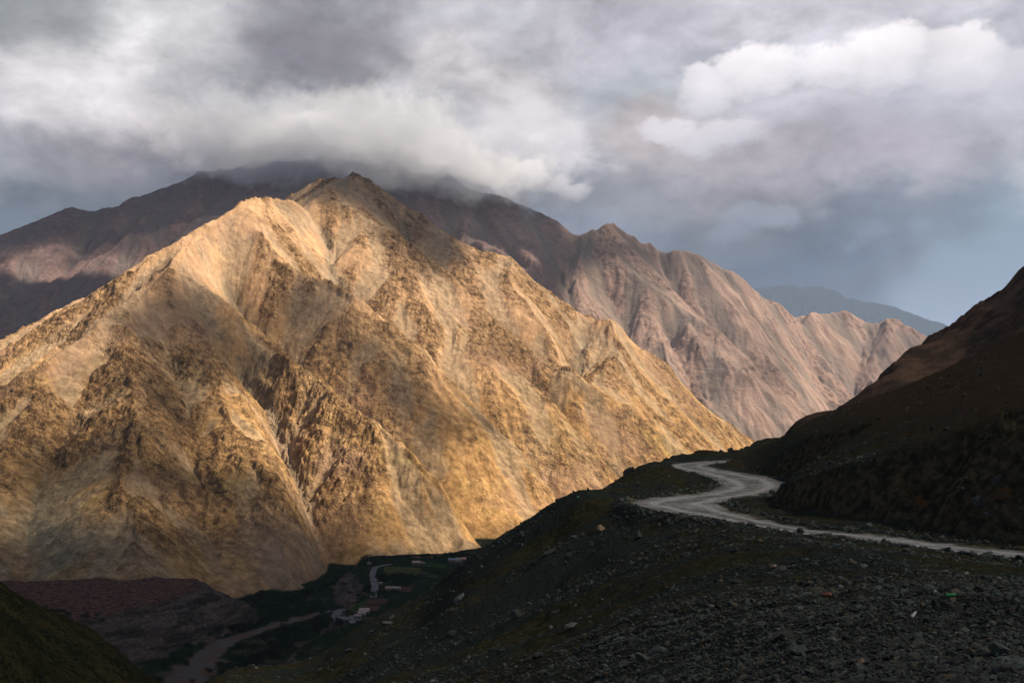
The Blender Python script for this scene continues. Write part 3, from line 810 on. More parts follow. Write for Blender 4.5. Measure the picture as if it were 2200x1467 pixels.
def mat_near():
    m, t, out = mat_new('dark slate scree and soil')
    P0 = tc_obj(t)
    road = t.attr('road'); cut = t.attr('cut')
    sp = t.new('ShaderNodeSeparateXYZ'); t.put(sp.inputs[0], P0)
    bv = streak(t, P0, (-0.75, 0.55, -0.45), 0.16)
    s1 = t.noise(bv, 0.20, 5, 0.6, 0.4)
    n1 = t.noise(P0, 0.9, 5, 0.65); n2 = t.noise(P0, 5, 4, 0.65); n0 = t.noise(P0, 0.05, 4, 0.55)
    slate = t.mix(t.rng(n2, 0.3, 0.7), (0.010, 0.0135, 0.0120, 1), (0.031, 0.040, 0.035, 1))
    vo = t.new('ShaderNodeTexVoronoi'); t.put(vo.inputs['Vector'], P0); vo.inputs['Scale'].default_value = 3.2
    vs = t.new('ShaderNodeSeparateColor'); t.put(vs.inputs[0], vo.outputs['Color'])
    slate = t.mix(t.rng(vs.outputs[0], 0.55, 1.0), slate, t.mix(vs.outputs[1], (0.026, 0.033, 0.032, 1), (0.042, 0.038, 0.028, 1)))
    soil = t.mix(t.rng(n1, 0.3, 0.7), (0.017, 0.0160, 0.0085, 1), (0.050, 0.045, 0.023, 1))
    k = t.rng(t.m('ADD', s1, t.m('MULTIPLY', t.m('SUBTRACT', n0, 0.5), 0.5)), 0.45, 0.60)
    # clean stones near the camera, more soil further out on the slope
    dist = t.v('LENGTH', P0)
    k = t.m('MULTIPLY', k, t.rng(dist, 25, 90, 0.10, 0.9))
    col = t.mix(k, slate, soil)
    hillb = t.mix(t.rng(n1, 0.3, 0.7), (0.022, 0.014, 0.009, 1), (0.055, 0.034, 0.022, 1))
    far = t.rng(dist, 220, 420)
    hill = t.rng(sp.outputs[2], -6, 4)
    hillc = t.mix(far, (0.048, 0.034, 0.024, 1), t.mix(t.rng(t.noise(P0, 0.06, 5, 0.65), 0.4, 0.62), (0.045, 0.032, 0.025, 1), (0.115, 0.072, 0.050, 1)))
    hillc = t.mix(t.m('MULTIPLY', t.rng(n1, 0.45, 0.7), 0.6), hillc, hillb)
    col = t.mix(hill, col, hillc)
    cutc = t.mix(t.rng(n1, 0.35, 0.7), (0.018, 0.018, 0.013, 1), (0.080, 0.062, 0.036, 1))
    cutc = t.mix(t.m('MULTIPLY', t.rng(t.noise(streak(t, P0, (0, 0.1, 1), 0.12), 1.1, 5, 0.7), 0.46, 0.64), 0.45), cutc, (0.012, 0.0125, 0.0105, 1))
    cutc = t.mix(t.rng(n2, 0.62, 0.72), cutc, (0.060, 0.062, 0.055, 1))
    cutc = t.mix(t.rng(t.noise(P0, 0.35, 4, 0.6), 0.62, 0.72), cutc, (0.075, 0.042, 0.018, 1))
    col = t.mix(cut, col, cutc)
    # gravel road: pale wheel tracks, olive verges, dark loose stones
    rc = t.mix(t.rng(t.noise(P0, 0.30, 5, 0.7), 0.35, 0.65), (0.12, 0.12, 0.118, 1), (0.24, 0.238, 0.23, 1))
    off = t.m('ABSOLUTE', t.m('ADD', t.attr('off'), t.m('MULTIPLY', t.m('SUBTRACT', t.noise(P0, 0.12, 3), 0.5), 0.5)))
    trk = t.m('ADD', t.rng(t.m('ABSOLUTE', t.m('SUBTRACT', off, 0.42)), 0.22, 0.05), 0.0)
    rc = t.mix(t.m('MULTIPLY', trk, 0.75), rc, (0.34, 0.34, 0.335, 1))
    rc = t.mix(t.m('MULTIPLY', t.rng(t.noise(P0, 1.6, 6, 0.8), 0.50, 0.62), 0.85), rc, (0.055, 0.055, 0.05, 1))
    edge = t.rng(road, 0.05, 0.95)
    verge = (0.13, 0.112, 0.06, 1)
    rc = t.mix(t.m('MULTIPLY', t.rng(edge, 1.0, 0.4), 0.8), rc, verge)
    col = t.mix(edge, col, rc)
    h = t.m('ADD', n1, t.m('MULTIPLY', n2, 0.35))
    b = t.new('ShaderNodeBump'); t.put(b.inputs['Height'], h); b.inputs['Distance'].default_value = 0.7
    t.put(b.inputs['Strength'], t.m('SUBTRACT', 0.9, t.m('MULTIPLY', road, 0.75)))
    diffuse_out(t, out, col, b.outputs[0])
    return m
M_NEAR = mat_near()
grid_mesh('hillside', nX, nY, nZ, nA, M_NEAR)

# the spur at lower left
SP = np.array([P(*p) for p in [(-300,1150,440),(-120,1205,445),(0,1250,450),(76,1300,460),(153,1341,475),(245,1395,495),(327,1458,520),(400,1510,540),(0,1467,335),(150,1467,390),(250,1467,450),(-200,1467,300),(0,1350,400),(100,1400,420)]] +
     [(-400,700,-330),(-250,700,-330),(-100,700,-360),(-60,560,-330),(-300,620,-200),(-400,560,-120),(-150,300,-150),(-80,420,-210),(-100,250,-160)], float)
def spur_h(x, y):
    X = x / 100; Y = y / 100
    r = SPW[-3] + SPW[-2] * X + SPW[-1] * Y
    for i in range(len(SP)):
        d2 = (X - SP[i, 0] / 100) ** 2 + (Y - SP[i, 1] / 100) ** 2
        r = r + SPW[i] * 0.5 * d2 * np.log(d2 + 1e-9)
    return r + fbm(x * 0.8 + y * 0.6, (x * 0.6 - y * 0.8) * 0.4, 30, 5, 111) * 3.0 + fbm(x, y, 8, 4, 112) * 1.2 * 1.0
_sp = SP.copy(); _sp[:, :2] /= 100
SPW = tps_fit(_sp, 0.01)
sX, sY = fan(-0.72, -0.24, 420, 280, 700, 260)
m, t, out = mat_new('olive slope'); P0 = tc_obj(t)
bv = streak(t, P0, (0.7, 0.3, -0.6), 0.3)
c = t.mix(t.rng(t.noise(bv, 0.12, 6, 0.7), 0.38, 0.66), (0.008, 0.010, 0.0055, 1), (0.034, 0.030, 0.012, 1))
c = t.mix(t.rng(t.noise(P0, 0.6, 5, 0.75), 0.54, 0.60), c, (0.035, 0.038, 0.024, 1))
c = t.mix(t.rng(t.noise(P0, 0.4, 5, 0.78), 0.47, 0.42), c, (0.006, 0.007, 0.005, 1))
diffuse_out(t, out, c, t.bump(t.noise(P0, 0.35, 6, 0.75), 5, 1.0))
grid_mesh('spur', sX, sY, spur_h(sX, sY), {}, m)

# ================================================================ unseen cloud deck, added overhead and shaped to cast patches of shade
ZD = 3800.0
def G2(px, py, *bl):
    r = np.zeros_like(px)
    for (a, b, rx, ry, w) in bl:
        r = r + w * np.exp(-((px - a) / rx) ** 2 - ((py - b) / ry) ** 2)
    return r
def chain(px, py, pts, r, w):
    """a soft streak along a polyline"""
    d = np.full(px.shape, 1e18)
    for (ax, ay), (bx, by) in zip(pts[:-1], pts[1:]):
        ex, ey = bx - ax, by - ay
        t_ = np.clip(((px - ax) * ex + (py - ay) * ey) / (ex * ex + ey * ey), 0, 1)
        d = np.minimum(d, (px - ax - ex * t_) ** 2 + (py - ay - ey * t_) ** 2)
    return w * np.exp(-(d / (r * r)) ** 1.5)
def T_main(px, py):
    m = np.zeros_like(px)
    for q in ((((640,392),(757,385),(840,440),(900,500),(950,535)),52,.98), (((820,430),(880,500)),45,.7),
              (((300,690),(370,650),(450,700),(530,780)),56,.86), (((350,760),(420,800)),60,.68), (((300,800),(360,850),(420,920)),58,.70),
              (((625,640),(690,680),(760,745),(830,810),(890,870),(940,915)),52,.80), (((960,890),(1050,925)),32,.55),
              (((500,650),(570,712),(650,790)),22,.55), (((60,1010),(250,1010),(420,1040),(560,1060)),66,.82),
              (((0,960),(90,940)),60,.35), (((170,720),(250,650),(300,630)),22,.40), (((150,830),(260,900)),60,.35),
              (((720,1060),(780,1110)),50,.55), (((880,1010),(960,1080)),50,.30), (((1100,760),(1060,735)),35,.30), (((450,960),(520,1020)),50,.35)):
        m = np.maximum(m, chain(px, py, q[0], q[1], q[2]))
    low = sstep(1010, 1190, py + 0.05 * (px - 300)) * sstep(960, 700, px) * 0.90
    base = 0.02 + 0.46 * sstep(600, 380, px) * sstep(760, 940, py)
    m = np.maximum(np.maximum(m, low), base) 
    m = m - 0.35 * np.exp(-((px - 650) / 70) ** 2 - ((py - 1050) / 70) ** 2) - 0.2 * np.exp(-((px - 560) / 60) ** 2 - ((py - 880) / 90) ** 2)
    return np.clip(1 - m * 1.08, 0, 1) ** 1.7
def T_back(px, py):
    pink = 1.0 - G2(px, py, (1310,520,110,55,.78),(1220,560,60,60,.75),(1450,560,110,36,.65),(1380,640,70,45,.45),(1560,700,80,45,.45),(1640,800,50,60,.35),(1560,610,70,25,.4),(1660,800,40,60,.3),(1890,790,50,60,.45),(1960,740,50,50,.4))
    mas = 0.03 + 0.42 * G2(px, py, (20,545,60,14,.4),(110,530,60,14,.4),(190,535,50,14,.45),(250,490,50,14,.35),(340,480,50,16,.45),(420,445,40,13,.6),(1000,480,70,22,.28),(1120,500,60,22,.22),(940,440,40,20,.2))
    return np.clip(np.where(px > 1205, pink, mas), 0, 1)
def T_near(px, py, y):
    far = 0.20 + sstep(380, 450, y) * 0.10 + sstep(1000, 940, py) * sstep(1640, 1760, px) * 0.05
    return far
tx, ty, tz, tt = [], [], [], []
k = 5
def add_t(X, Y, Z, T, w=1):
    tx.append(X.ravel()); ty.append(Y.ravel()); tz.append(Z.ravel()); tt.append(T.ravel())
a = (slice(None, None, k), slice(None, None, k))
ppx, ppy = topix(mX[a], mY[a], mZ[a]); T = T_main(ppx, ppy) * (1 - mA['valley'][a]); add_t(mX[a], mY[a], mZ[a], T)
ppx, ppy = topix(bX[a], bY[a], bZ[a]); add_t(bX[a], bY[a], bZ[a], T_back(ppx, ppy))
ppx, ppy = topix(nX[a], nY[a], nZ[a]); add_t(nX[a], nY[a], nZ[a], T_near(ppx, ppy, nY[a]))
# the cloud on the massif stands in full sun
cxx, cyy, czz = np.meshgrid(np.linspace(-1500, 650, 90), np.linspace(6700, 7150, 20), np.linspace(1620, 2500, 24))
for _ in range(5): add_t(*np.meshgrid(np.linspace(-2300, -1500, 30), np.linspace(6700, 7000, 12), np.linspace(2050, 2400, 8)), np.full((12, 30, 8), 0.8))
for _ in range(6): add_t(cxx, cyy, czz, np.full(cxx.shape, 0.95))
tx, ty, tz, tt = map(np.concatenate, (tx, ty, tz, tt))
dx = tx + SHX * (ZD - tz); dy = ty + SHY * (ZD - tz)
DX0, DX1, DY0, DY1, DS = -2600, 7800, -2800, 7900, 32
nx_, ny_ = int((DX1 - DX0) / DS), int((DY1 - DY0) / DS)
ii = ((dx - DX0) / DS).astype(int); jj = ((dy - DY0) / DS).astype(int)
ok = (ii >= 0) & (ii < nx_) & (jj >= 0) & (jj < ny_)
S = np.zeros((ny_, nx_)); C = np.zeros((ny_, nx_))
np.add.at(S, (jj[ok], ii[ok]), tt[ok]); np.add.at(C, (jj[ok], ii[ok]), 1)
def blur(z, n):
    for _ in range(n):
        p = np.pad(z, 1, mode='edge'); z = 0.5 * z + 0.125 * (p[:-2, 1:-1] + p[2:, 1:-1] + p[1:-1, :-2] + p[1:-1, 2:])
    return z
S1, C1 = blur(S, 2), blur(C, 2); S2, C2 = blur(S, 80), blur(C, 80)
Td = np.where(C1 > 0.15, S1 / np.maximum(C1, 1e-6), np.where(C2 > 1e-3, S2 / np.maximum(C2, 1e-6), 0.0))
gxx, gyy = np.meshgrid(DX0 + (np.arange(nx_) + .5) * DS, DY0 + (np.arange(ny_) + .5) * DS)
lim = sstep(7600, 7200, gyy)
Td = np.clip(Td + fbm(gxx, gyy, 260, 5, 121) * 0.25 * np.clip(Td * (1 - Td) * 4, 0, 1), 0, 1)
Td = np.where(C2 > 1e-3, Td, 0.12)
cov = 1 - np.sqrt(Td)
th = cov * (60 + fbm(gxx, gyy, 900, 4, 122) * 60)
m, t, out = mat_new('cloud'); P0 = tc_obj(t)
al = t.attr('cover')
al = t.m('ADD', al, t.m('MULTIPLY', t.m('SUBTRACT', t.noise(P0, 0.006, 6, 0.6), 0.5), t.m('MULTIPLY', t.m('MULTIPLY', al, t.m('SUBTRACT', 1.0, al)), 2.0)), clamp=True)
d1 = t.new('ShaderNodeBsdfDiffuse'); d1.inputs[0].default_value = (0.8, 0.8, 0.8, 1)
tr = t.new('ShaderNodeBsdfTransparent'); mx = t.new('ShaderNodeMixShader')
t.put(mx.inputs[0], al); t.l.new(tr.outputs[0], mx.inputs[1]); t.l.new(d1.outputs[0], mx.inputs[2]); t.l.new(mx.outputs[0], out.inputs[0])
XX = np.concatenate([gxx, gxx[:, ::-1]], 1); YY = np.concatenate([gyy, gyy[:, ::-1]], 1)
ZZ = np.concatenate([ZD + th, (ZD - th * 0.7)[:, ::-1]], 1); CV = np.concatenate([cov, cov[:, ::-1]], 1)
grid_mesh('cloud', XX, YY, ZZ, dict(cover=CV), m, mask=(CV > 0.01))  # added out of view to block the sun over the shaded slopes
print('deck', time.time() - T0)

# ================================================================ haze, and the cloud that caps the massif
def make_cap():
    me = bpy.data.meshes.new('summit_cloud')
    x0, x1, y0, y1, z0, z1 = -3100, 950, 6500, 8500, 1380, 2700
    v = [(x, y, z) for x in (x0, x1) for y in (y0, y1) for z in (z0, z1)]
    f = [(0, 1, 3, 2), (4, 6, 7, 5), (0, 4, 5, 1), (2, 3, 7, 6), (0, 2, 6, 4), (1, 5, 7, 3)]
    me.from_pydata(v, [], f)
    m, t, out = mat_new('summit cloud')
    P0 = tc_obj(t)
    w = t.v('SUBTRACT', t.noise(P0, 0.0022, 6, 0.68, 0, True), (0.5, 0.5, 0.5))
    q = t.v('ADD', P0, t.v('SCALE', w, 760))
    sp = t.new('ShaderNodeSeparateXYZ'); t.put(sp.inputs[0], q)
    x, y, z = sp.outputs
    zb = t.m('SUBTRACT', 1850, t.m('MULTIPLY', t.m('MAXIMUM', t.m('ADD', x, 1500), 0), 0.135))
    zt = t.m('ADD', t.m('MULTIPLY', t.rng(x, -700, 200, 0, 1), -470), 2480)
    up = t.m('DIVIDE', t.m('SUBTRACT', z, zb), 110, None, True)
    dn = t.m('DIVIDE', t.m('SUBTRACT', zt, z), 420, None, True)
    ends = t.m('MULTIPLY', t.rng(x, -2950, -2000), t.rng(x, 720, 60))
    dep = t.m('MULTIPLY', t.rng(y, 6650, 7000), t.rng(y, 8450, 8200))
    s_ = t.m('MULTIPLY', t.m('MULTIPLY', up, dn), t.m('MULTIPLY', ends, dep))
    n = t.noise(P0, 0.0055, 8, 0.66)
    d = t.rng(t.m('ADD', s_, t.m('MULTIPLY', t.m('SUBTRACT', n, 0.5), 1.9)), 0.28, 0.70, 0, 1)
    d = t.m('MULTIPLY', d, t.m('MINIMUM', t.m('MULTIPLY', s_, 6), 1.0))
    pv = t.new('ShaderNodeVolumePrincipled')
    pv.inputs['Color'].default_value = (0.90, 0.93, 1.0, 1)
    t.put(pv.inputs['Density'], t.m('MULTIPLY', d, 0.0024))
    pv.inputs['Anisotropy'].default_value = 0.0
    t.l.new(pv.outputs[0], out.inputs['Volume'])
    tag(link('summit_cloud', me, m), kind='stuff')
def make_haze():
    me = bpy.data.meshes.new('haze')
    x0, x1, y0, y1, z0, z1 = -39000, 39000, -31000, 45000, -440, 3450
    v = [(x, y, z) for x in (x0, x1) for y in (y0, y1) for z in (z0, z1)]
    f = [(0, 1, 3, 2), (4, 6, 7, 5), (0, 4, 5, 1), (2, 3, 7, 6), (0, 2, 6, 4), (1, 5, 7, 3)]
    me.from_pydata(v, [], f)
    m, t, out = mat_new('haze')
    pv = t.new('ShaderNodeVolumePrincipled')
    pv.inputs['Color'].default_value = (0.55, 0.72, 1.0, 1)
    pv.inputs['Density'].default_value = 1.7e-5
    pv.inputs['Anisotropy'].default_value = 0.2
    t.l.new(pv.outputs[0], out.inputs['Volume'])
    tag(link('haze', me, m), kind='stuff')

if True:
    make_haze(); make_cap()
sc.cycles.volume_step_rate = 0.6
sc.cycles.volume_max_steps = 96

# ================================================================ stones
def rock_mesh(name, seed, sub=2, flat=(1, 0.8, 0.6), rough=0.25, cuts=6):
    import bmesh
    rs = np.random.RandomState(seed)
    bm = bmesh.new(); bmesh.ops.create_icosphere(bm, subdivisions=sub, radius=1)
    co = np.array([v.co[:] for v in bm.verts])
    for _ in range(cuts):                       # broken faces
        n = rs.normal(size=3); n /= np.linalg.norm(n); d = rs.uniform(0.45, 0.8)
        k = co @ n; over = np.maximum(k - d, 0); co = co - over[:, None] * n
    if rough > 0:
        for o, a in ((1.3, rough), (3.1, rough * 0.45)):
            co = co * (1 + a * np.array([perlin(np.array([c[0] * o + seed]), np.array([c[1] * o + c[2] * 1.7 * o]), seed)[0] for c in co]))[:, None]
    co = co * np.array(flat)
    for v, c in zip(bm.verts, co): v.co = c
    me = bpy.data.meshes.new(name); bm.to_mesh(me); bm.free()
    return me
def mat_stone(name, a, b, tint=None, inst=False, sc_=1.0):
    m, t, out = mat_new(name)
    P0 = tc_obj(t)
    n = t.noise(P0, 3.0 * sc_, 5, 0.65)
    col = t.mix(t.rng(n, 0.3, 0.7), a, b)
    if inst:
        r = t.new('ShaderNodeObjectInfo').outputs['Random']
        col = t.v('SCALE', col, t.m('ADD', 0.45, t.m('MULTIPLY', t.m('POWER', r, 2.2), 2.2)))
        r2 = t.m('FRACT', t.m('MULTIPLY', r, 17.31))
        col = t.mix(t.rng(r2, 0.86, 0.95), col, (0.045, 0.036, 0.022, 1))
        col = t.mix(t.rng(t.m('FRACT', t.m('MULTIPLY', r, 91.7)), 0.985, 0.995), col, (0.10, 0.098, 0.094, 1))
    bsdf = t.new('ShaderNodeBsdfPrincipled'); t.put(bsdf.inputs['Base Color'], col)
    bsdf.inputs['Roughness'].default_value = 0.75
    bsdf.inputs['Specular IOR Level'].default_value = 0.25
    t.put(bsdf.inputs['Normal'], t.bump(n, 0.08, 0.6)); t.l.new(bsdf.outputs[0], out.inputs[0])
    return m
M_GRAV = mat_stone('slate stones', (0.0088, 0.0125, 0.0112, 1), (0.026, 0.034, 0.030, 1), inst=True)
pcol = bpy.data.collections.new('stone_kinds')
for i in range(7):
    me = rock_mesh('stone', 200 + i, 1 if i < 5 else 2, flat=[(1, .75, .45), (1, .6, .5), (1, .85, .3), (1, .9, .7), (1, .5, .35), (1, .8, .55), (1.1, .7, .4)][i], rough=0.16, cuts=7)
    me.materials.append(M_GRAV)
    o = bpy.data.objects.new('stone', me); pcol.objects.link(o)
def scatter(name, pos, scale, rot, seed=0):
    me = bpy.data.meshes.new(name)
    me.vertices.add(len(pos)); me.vertices.foreach_set('co', pos.astype(np.float32).ravel())
    a = me.attributes.new('sc', 'FLOAT', 'POINT'); a.data.foreach_set('value', scale.astype(np.float32))
    a = me.attributes.new('rt', 'FLOAT_VECTOR', 'POINT'); a.data.foreach_set('vector', rot.astype(np.float32).ravel())
    o = link(name, me)
    ng = bpy.data.node_groups.new(name, 'GeometryNodeTree')
    ng.interface.new_socket('Geometry', in_out='INPUT', socket_type='NodeSocketGeometry')
    ng.interface.new_socket('Geometry', in_out='OUTPUT', socket_type='NodeSocketGeometry')
    N = ng.nodes; gi = N.new('NodeGroupInput'); go = N.new('NodeGroupOutput')
    ip = N.new('GeometryNodeInstanceOnPoints'); ci = N.new('GeometryNodeCollectionInfo')
    ci.inputs[0].default_value = pcol; ci.inputs['Separate Children'].default_value = True; ci.inputs['Reset Children'].default_value = True
    na = N.new('GeometryNodeInputNamedAttribute'); na.data_type = 'FLOAT'; na.inputs[0].default_value = 'sc'
    nr = N.new('GeometryNodeInputNamedAttribute'); nr.data_type = 'FLOAT_VECTOR'; nr.inputs[0].default_value = 'rt'
    ng.links.new(gi.outputs[0], ip.inputs['Points']); ng.links.new(ci.outputs[0], ip.inputs['Instance'])
    ip.inputs['Pick Instance'].default_value = True
    ng.links.new(nr.outputs[0], ip.inputs['Rotation']); ng.links.new(na.outputs[0], ip.inputs['Scale'])
    ng.links.new(ip.outputs[0], go.inputs[0])
    md = o.modifiers.new('stones', 'NODES'); md.node_group = ng
    return tag(o, kind='stuff')
rs = np.random.RandomState(11)
def fan_points(n, px0, px1, y0, y1, powr=1.0):
    """random plan points, about even in the area seen, thinning with the distance"""
    Y = np.exp(rs.uniform(np.log(y0), np.log(y1), n)); u = rs.uniform((px0 - 1100) / 2140, (px1 - 1100) / 2140, n)
    return u * Y, Y
def gravel():
    P_, S_ = [], []
    X, Y = fan_points(210000, 850, 2300, 9, 62)
    h, road, cut, _ = near_h(X, Y)
    clump = fbm(X * 0.6 + Y * 0.8, (X * 0.8 - Y * 0.6) * 0.3, 9, 4, 131)
    keep = (road < 0.3) & (rs.uniform(size=len(X)) < np.clip(0.75 + clump * 1.2 + 0.3 * (X / Y > 0.25), 0.05, 1))
    s = np.exp(rs.normal(math.log(0.031), 0.6, len(X))) * np.clip((Y / 20) ** 0.55, 0.8, 3)
    P_.append(np.stack([X, Y, h + s * 0.15], -1)[keep]); S_.append(s[keep])
    X, Y = fan_points(130000, 500, 2250, 55, 290)
    h, road, cut, _ = near_h(X, Y)
    clump = fbm(X * 0.8 - Y * 0.6, (X * 0.6 + Y * 0.8) * 2.2, 26, 4, 132)   # chutes of stones down the fall line
    p = np.clip(0.32 + clump * 1.6, 0.03, 1) * np.where(h > -4, 0.35, 1) * np.where(cut > 0.5, 0.35, 1)
    keep = (road < 0.05) & (rs.uniform(size=len(X)) < p)
    s = np.exp(rs.normal(math.log(0.085), 0.6, len(X))) * np.clip((Y / 90) ** 0.4, 0.7, 1.6)
    P_.append(np.stack([X, Y, h + s * 0.15], -1)[keep]); S_.append(s[keep])
    # windrow along the outer edge of the road, loose stones on it
    n = 9000; k = rs.randint(0, len(RS) - 1, n); f = rs.uniform(size=(n, 1))
    c = RS[k] * (1 - f) + RS[k + 1] * f; e = RS[k + 1][:, :2] - RS[k][:, :2]; e /= np.linalg.norm(e, axis=1)[:, None] + 1e-9
    nrm = np.stack([-e[:, 1], e[:, 0]], -1)
    off = c[:, 3] + rs.normal(1.0, 0.7, n); sg = np.where(rs.uniform(size=n) < 0.7, 1, -1)
    X = c[:, 0] + nrm[:, 0] * off * sg; Y = c[:, 1] + nrm[:, 1] * off * sg
    h, road, cut, _ = near_h(X, Y); s = np.exp(rs.normal(math.log(0.17), 0.5, n)) * np.where(road > .3, .35, 1)
    P_.append(np.stack([X, Y, h + s * 0.15], -1)); S_.append(s)
    pos = np.concatenate(P_); s = np.concatenate(S_)
    rot = rs.uniform(-0.6, 0.6, (len(pos), 3)); rot[:, 2] = rs.uniform(0, 6.28, len(pos))
    scatter('gravel', pos, s, rot)
    print('gravel', len(pos), time.time() - T0)
gravel()

M_DARK = mat_stone('dark boulder', (0.010, 0.012, 0.011, 1), (0.030, 0.034, 0.031, 1))
M_TAN = mat_stone('tan boulder', (0.10, 0.065, 0.038, 1), (0.24, 0.17, 0.11, 1))
M_PALE = mat_stone('pale grey boulder', (0.035, 0.043, 0.040, 1), (0.085, 0.095, 0.088, 1))
M_RUST = mat_stone('rust boulder', (0.05, 0.018, 0.010, 1), (0.11, 0.042, 0.022, 1))
M_WHITE = mat_stone('white stone', (0.22, 0.21, 0.20, 1), (0.36, 0.34, 0.33, 1))
def boulder(px, py, wpx, shape, rot, mt, label, cat='boulder', seed=1, sink=0.25, name='boulder'):
    """px, py: foot of the stone; wpx: its width in the photograph"""
    p = pick(px, py, near_z, 8, 800)
    if p is None: print('no ground', label); return
    s = wpx / F_PX * p[1] / 2
    me = rock_mesh(name, seed, 3, shape, 0.22, 8); me.materials.append(mt)
    o = link(name, me); o.scale = (s, s, s); o.rotation_euler = rot
    o.location = (p[0], p[1], p[2] + s * shape[2] * (1 - 2 * sink))
    return tag(o, label, cat)
B = boulder
B(1352, 1016, 30, (1, .8, .55), (0, -0.55, 0.1), M_DARK, 'large rounded dark boulder jutting from the crest left of the far road bend', seed=5)
B(1263, 1056, 11, (.6, .6, 1.3), (0, .1, .4), M_DARK, 'upright dark rock standing on the rubble heap at the crest', 'rock', seed=6)
B(1719, 1146, 20, (1, .8, .85), (.1, .2, .5), M_DARK, 'dark angular boulder at the outer edge of the gravel road', seed=7)
B(1949, 1186, 24, (1, .7, .55), (0, .15, .1), M_DARK, 'flat-topped grey boulder on the road edge nearer the right side', seed=8)
B(1358, 1092, 9, (.6, .6, 1.2), (0, -.1, 0), M_DARK, 'small dark marker stone at the left end of the road bend', 'stone', seed=9)
B(1292, 1140, 20, (1, .8, .8), (.2, .5, .3), M_TAN, 'tan broken rock on the scree below the rubble heap', 'rock', seed=10)
B(1370, 1158, 26, (.9, .8, .9), (.1, -.4, 1), M_DARK, 'blocky dark boulder on the scree, right of the tan rock', seed=11)
B(1495, 1142, 24, (1.2, .5, .4), (0, -.6, .3), M_DARK, 'tilted slab just below the road edge', 'slab', seed=12)
B(1445, 1264, 22, (1.3, .5, .3), (0.3, -.9, .2), M_PALE, 'long pale tilted slab in the middle of the scree', 'slab', seed=13)
B(1230, 1346, 30, (1.2, .7, .35), (0.2, -.2, .2), M_PALE, 'flat grey slab low on the scree beside a brown stone', 'slab', seed=14)
B(1190, 1322, 26, (1.1, .6, .6), (0.2, -.7, .2), M_DARK, 'dark leaning boulder above the flat grey slab', seed=15)
B(834, 1340, 20, (1.3, .8, .35), (0.2, .1, .2), M_PALE, 'pale greenish slab lying near the lower left crest of the scree', 'slab', seed=16)
B(842, 1327, 14, (1.2, .6, .5), (0.2, -.7, .2), M_PALE, 'leaning pale stone just above the greenish slab', 'stone', seed=17)
B(1672, 1230, 34, (1.3, .8, .5), (0.1, -.3, .3), M_DARK, 'low dark outcrop in the gravel below the straight road', 'rock', seed=18)
B(1664, 1220, 12, (1, .7, .6), (0.1, -.2, .3), M_TAN, 'small light cap rock on top of the dark outcrop', 'rock', seed=19, sink=0)
B(2010, 1275, 12, (1, .8, .7), (0.1, .4, .3), M_WHITE, 'small white angular stone left of the green bottle', 'stone', seed=20)
B(1778, 1282, 26, (1, .8, .6), (0.1, -.2, .3), M_RUST, 'rust brown rock half buried at the edge of the gravel', 'rock', seed=21)
B(1849, 1428, 24, (1, .8, .7), (0.1, -.5, .3), M_TAN, 'rounded tan stone near the bottom of the gravel bank', 'stone', seed=22)
B(2165, 1442, 38, (1.1, .7, .6), (0.1, .1, .3), M_DARK, 'largest dark stone in the bottom right corner', 'stone', seed=23)
B(1700, 1383, 26, (1.2, .8, .5), (0.1, .1, .3), M_DARK, 'grey green flat stone at the left part of the gravel bank', 'stone', seed=24)
B(2105, 1085, 40, (1.2, .7, .6), (0.1, -.3, .3), M_DARK, 'big slate block stuck in the road cut wall', seed=25)
B(2140, 1035, 34, (1.3, .6, .4), (0.1, -.8, .3), M_DARK, 'tilted slate slab high in the road cut wall', 'slab', seed=26)
B(1776, 1132, 18, (1.2, .7, .5), (0.1, .1, .3), M_DARK, 'dark rock lying at the foot of the road cut', 'rock', seed=27)
B(985, 1290, 26, (1.3, .8, .4), (0.1, -.6, .3), M_PALE, 'pale slab among the dark stones of the crest chute', 'slab', seed=28)
B(1180, 1190, 30, (1.3, .8, .4), (0.1, -.3, .3), M_DARK, 'dark flat outcrop high on the scree below the crest', 'rock', seed=29)
print('boulders', time.time() - T0)

# litter
def bottle(px, py, lpx, mt, label, rot):
    p = pick(px, py, near_z, 8, 400)
    L_ = lpx / F_PX * p[1]; r = L_ * 0.15
    prof = [(0, 0), (.9, 0), (1, .03), (1, .28), (.93, .32), (1, .36), (1, .62), (.8, .74), (.45, .88), (.38, .90)]
    me = bpy.data.meshes.new('body'); V, Fc = [], []
    for a, z in prof:
        for k in range(14):
            th = 2 * math.pi * k / 14; dent = 1 - 0.25 * max(0, math.cos(th)) * math.exp(-((z - .45) / .15) ** 2)
            V.append((r * a * math.cos(th) * dent, r * a * math.sin(th), z * L_))
    for i in range(len(prof) - 1):
        for k in range(14): Fc.append((i * 14 + k, i * 14 + (k + 1) % 14, (i + 1) * 14 + (k + 1) % 14, (i + 1) * 14 + k))
    me.from_pydata(V, [], Fc); me.update()
    root = bpy.data.objects.new('plastic_bottle', None); COL.objects.link(root)
    root.location = (p[0] - L_ / 2, p[1], p[2] + r * 1.4); root.rotation_euler = rot
    tag(root, label, 'bottle')
    link('body', me, mt, root)
    cm = bpy.data.meshes.new('cap'); V = [(r * .42 * math.cos(k * .785), r * .42 * math.sin(k * .785), z) for z in (.90 * L_, .99 * L_) for k in range(8)]
    cm.from_pydata(V, [], [(k, (k + 1) % 8, 8 + (k + 1) % 8, 8 + k) for k in range(8)] + [tuple(range(8, 16))])
    link('cap', cm, mt, root)
